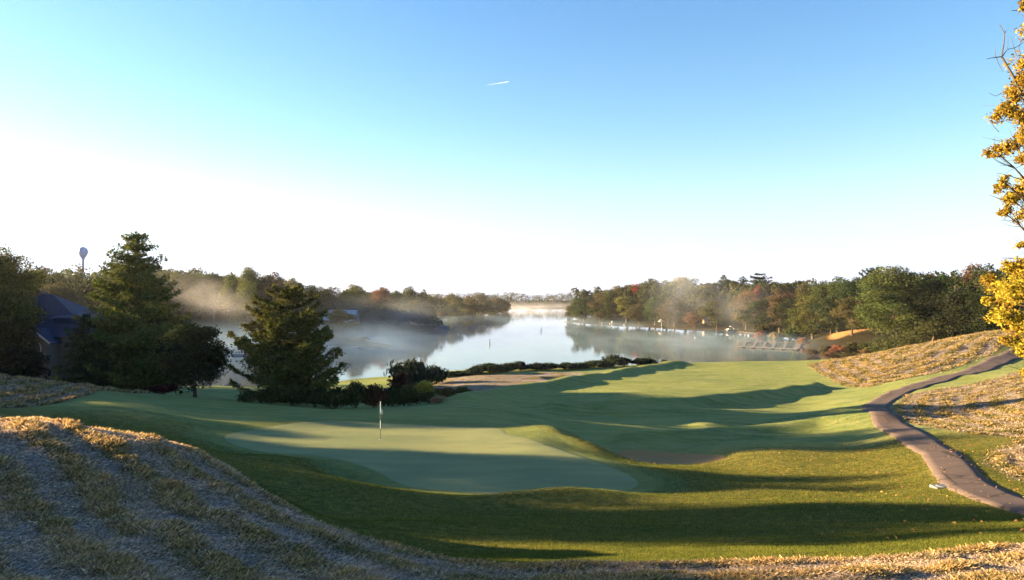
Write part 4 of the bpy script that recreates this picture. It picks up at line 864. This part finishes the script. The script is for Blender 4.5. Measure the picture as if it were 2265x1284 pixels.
pb = empty('pontoon_boat', (*XY(1620, 296), .15), .08); tag(pb, 'white pontoon boat at the shore under the dark trees', 'boat')
for s in (-1, 1): MB().tube([(-2.7, s*.85, .0), (-2.3, s*.85, .0), (2.3, s*.85, .0), (2.8, s*.85, .14)], [.12, .3, .3, .05], 12).build('pontoon', ALU, pb, smooth=True)
MB().box(-2.6, -1.2, .31, 2.5, 1.2, .42).build('deck', HULL, pb)
mb = MB()
for x0, y0, x1, y1 in ((-2.55, -1.18, 2.3, -1.12), (-2.55, 1.12, 2.3, 1.18), (2.24, -1.12, 2.3, 1.12), (-2.55, -1.12, -2.49, 1.12)): mb.box(x0, y0, .423, x1, y1, 1.12)
mb.build('railing_panel', HULL, pb); MB().box(-1.9, -.9, .423, -.9, .9, 1.25).build('seat', simple('boat_seat', (.75, .7, .62), .6), pb); MB().box(.2, -.9, .423, .9, -.2, 1.5).build('console', HULL, pb)
mb = MB(); mb.tube([(-1.6, -1.1, 1.1), (-.5, -1.1, 2.1), (-.5, 1.1, 2.1), (-1.6, 1.1, 1.1)], .035, 6); mb.tube([(.9, -1.1, 1.1), (-.2, -1.1, 2.1), (-.2, 1.1, 2.1), (.9, 1.1, 1.1)], .035, 6); mb.build('bimini_frame', ALU, pb)
MB().box(-.95, -1.05, 2.12, .25, 1.05, 2.30).build('folded_canopy', HULL, pb); MB().box(-3.05, -.25, -.1, -2.62, .25, .95).build('outboard_motor', BLACK, pb)
cb = empty('covered_boat', (*XY(1258, 421), 0), .9); tag(cb, 'boat under a rounded white cover at the tip of the right point', 'boat'); hull_mb(6.0, 2.4, .7).build('hull', HULL, cb)
MB().lathe([(2.6, 0), (2.5, .6), (1.9, 1.3), (1.0, 1.75), (0, 1.9)], 16).build('cover', HULL, cb, (0, 0, .62), smooth=True).scale = (1.1, .46, 1)
cb = empty('covered_boat', (*XY(978, 318), 0), .1); tag(cb, 'dark covered boat moored off the tip of the left peninsula', 'boat'); hull_mb(6.5, 2.3, .7).build('hull', simple('hull_grey', (.16, .15, .19), .5), cb)
MB().lathe([(2.6, 0), (2.5, .4), (1.8, 1.0), (0, 1.35)], 16).build('cover', NAVY, cb, (0, 0, .6), smooth=True).scale = (1.1, .42, 1)
cb = empty('sail_dinghy', (*XY(1354, 388), 0), .3); tag(cb, 'small white hulled dinghy with upright white cover among the moored boats', 'boat'); hull_mb(3, 1.2, .4).build('hull', HULL, cb); MB().lathe([(.35, 0), (.3, .8), (.15, 1.4), (0, 1.6)], 10).build('furled_sail', HULL, cb, (0, 0, .3), smooth=True)
um = empty('beach_umbrella', (*XY(1463, 346), hz(*XY(1463, 346)))); tag(um, 'white umbrella canopy on a pole standing on the beach', 'umbrella')
MB().tube([(0, 0, -.3), (0, 0, 3.3)], .06, 8).build('pole', WHITE, um); MB().lathe([(0, 3.5), (.5, 3.25), (1.2, 2.7), (1.75, 2.0), (1.72, 1.97), (1.15, 2.62), (.4, 3.15)], 12).build('canopy', HULL, um)
x, y = XY(1477, 348); z = hz(x, y); sg = empty('shore_sign', (x, y, z)); tag(sg, 'small white sign high on a post right of the beach umbrella', 'sign'); zt = CAMZ-(701-HZ)/FP*348-z; MB().tube([(0, 0, -.3), (0, 0, zt)], .05, 6).build('post', PST, sg); MB().box(-.35, -.08, zt-.5, .35, -.052, zt+.7).build('panel', HULL, sg)
x, y = XY(1486, 326); z = max(0, hz(x, y)); sg = empty('shore_sign', (x, y, z)); tag(sg, 'round white marker standing at the water edge below the high sign', 'sign'); zt = CAMZ-(722-HZ)/FP*326-z
MB().tube([(0, 0, -.6), (0, 0, zt+1)], .05, 6).build('post', PST, sg); MB().tube([(0, -.06, zt+1.1), (0, .0, zt+1.1)], .42, 16).build('disc', HULL, sg)
def marker(px, D, h, lab):
    mk_ = empty('channel_marker', (*XY(px, D), 0)); tag(mk_, lab, 'marker pole'); MB().tube([(0, 0, -1), (0, 0, h)], .11, 8).build('pole', simple('marker_dark', (.03, .04, .05), .6), mk_); MB().lathe([(.11, 0), (.28, .03), (.28, .22), (.11, .25)], 12).build('float', HULL, mk_, (0, 0, -.02))
marker(1083, 222, 1.5, 'dark pole in open water, the nearer one, left of centre lake'); marker(1197, 304, 1.6, 'dark pole in open water, farther and right of the other')

def vol(name, dens, aniso, col):
    m = bpy.data.materials.new(name); m.use_nodes = True; t = m.node_tree; t.nodes.remove(t.nodes['Principled BSDF'])
    v = t.nodes.new('ShaderNodeVolumePrincipled'); v.inputs['Density'].default_value = dens; v.inputs['Anisotropy'].default_value = aniso; v.inputs['Color'].default_value = (*col, 1)
    t.links.new(v.outputs[0], t.nodes['Material Output'].inputs['Volume']); return m, t, v
# ---------------------------------------------------------------- contrail
a, b_ = P(1073, 188, 5200), P(1127, 179.5, 5400)
mb = MB(); mb.tube([a.lerp(b_, s) for s in (0, .08, .3, .6, .85, .97, 1)], [.3, 1.2, 1.8, 2.4, 2.9, 2.4, .5], 8)
m, t, v_ = vol('contrail_ice', .07, 0, (1, 1, 1)); tag(mb.build('contrail', m), 'short white aircraft contrail high in the blue sky', 'contrail', kind='stuff')

# ---------------------------------------------------------------- haze and mist
m, t, v = vol('haze_air', .00006, .3, (.86, .9, 1.0))
tag(MB().box(-1600, -70, -3.5, 1600, 2560, 64).build('haze', m), 'thin pale morning haze over the whole view', 'haze', kind='stuff')

def mist(name, label, c, r, dens, scale=2.2, seed=0.0, aniso=.35, tilt=0.0, lo=.40, hi=.72, rz=0.0, n=18, col=(.9, .93, 1.0)):
    m, t, v = vol(name+'_air', 0, aniso, col); tc = t.nodes.new('ShaderNodeTexCoord')
    ln = t.nodes.new('ShaderNodeVectorMath'); ln.operation = 'LENGTH'; t.links.new(tc.outputs['Object'], ln.inputs[0])
    mp = t.nodes.new('ShaderNodeMapping'); mp.inputs['Location'].default_value = (seed, seed*1.7, seed*.6); mp.inputs['Scale'].default_value = (1, 1, max(.3, r[2]/r[0])); t.links.new(tc.outputs['Object'], mp.inputs[0])
    nz = ns(t, scale, 4, mp.outputs[0], .6, .6)
    d = mth(t, 'MULTIPLY', mth(t, 'MULTIPLY', ramp(t, ln.outputs['Value'], .15, 1.0, 1, 0), ramp(t, nz, lo, hi)), dens); t.links.new(d, v.inputs['Density'])
    mb = MB(); prof = [(math.sin(math.pi*i/12), -math.cos(math.pi*i/12)) for i in range(13)]; prof[0] = (.001, -1); prof[-1] = (.001, 1); mb.lathe(prof, n)
    o = mb.build(name, m, None, c); o.scale = r; o.rotation_euler = (0, tilt, rz); tag(o, label, 'mist', kind='stuff'); return o
mist('mist', 'bluish mist lying over the left bank behind the pine', (-66, 205, 0), (62, 110, 9), .026, 2.6, 3.1, lo=.3, hi=.75, col=(.55, .78, 1.0))  # blue skylight of shaded mist put into the scattering colour
mist('mist', 'sunlit mist streak slanting down right of the tall conifer', (-82, 205, 13), (20, 22, 7), .014, 1.8, 7.7, tilt=.42, lo=.35)
mist('mist', 'warm mist veil drifting before the left peninsula trees', (-48, 285, 8), (36, 32, 9), .012, 2.2, 1.2, lo=.36, col=(.78, .9, 1.0))
mist('mist', 'thin blue mist spread low over the open lake', (10, 330, 0), (105, 260, 6), .006, 4.5, 5.5, col=(.52, .76, 1.0))  # scattering colour tinted blue to stand for mist in shade
mist('mist', 'thin blue mist low over the bay by the dock', (58, 215, 0), (46, 75, 5), .011, 3.2, 9.5, lo=.3, hi=.75, col=(.52, .76, 1.0))  # blue tint stands in for the shade light on this mist
mist('mist', 'pale mist column rising in front of the right treeline', (77, 325, 16), (24, 26, 28), .013, 1.5, 2.4, lo=.28, hi=.8, col=(.8, .9, 1.0))
mist('mist', 'grey mist puff in the dark hollow behind the pontoon boat', (94, 288, 8), (20, 15, 14), .018, 1.4, 4.4, lo=.28, hi=.8, col=(.8, .9, 1.0))
mist('mist', 'bright mist layer across the far end of the lake', (15, 830, 2), (100, 190, 9), .006, 3.0, 6.1)

# fallen leaves round the cart path
rs = np.random.RandomState(12); n = 2600; lx = rs.uniform(6, 24, n); ly = rs.uniform(13, 46, n); k_ = rs.rand(n) < np.clip((lx-4)/14, .05, 1); lx, ly = lx[k_], ly[k_]; n = len(lx)
Vl = leaf_cards(np.stack([lx, ly, H(lx, ly)+.065], 1), .042*(.6+.8*rs.rand(n)), np.tile([0, 0, 1.], (n, 1)), rs, .7, 2.0)
lv = link('fallen_leaves', crown_mesh('fallen_leaves', Vl, rs.rand(n), rs.rand(n)), LEAF); lv.color = (.30, .17, .06, 1); tag(lv, 'golden and brown leaves scattered over the grass and cart path', 'leaves', kind='stuff')
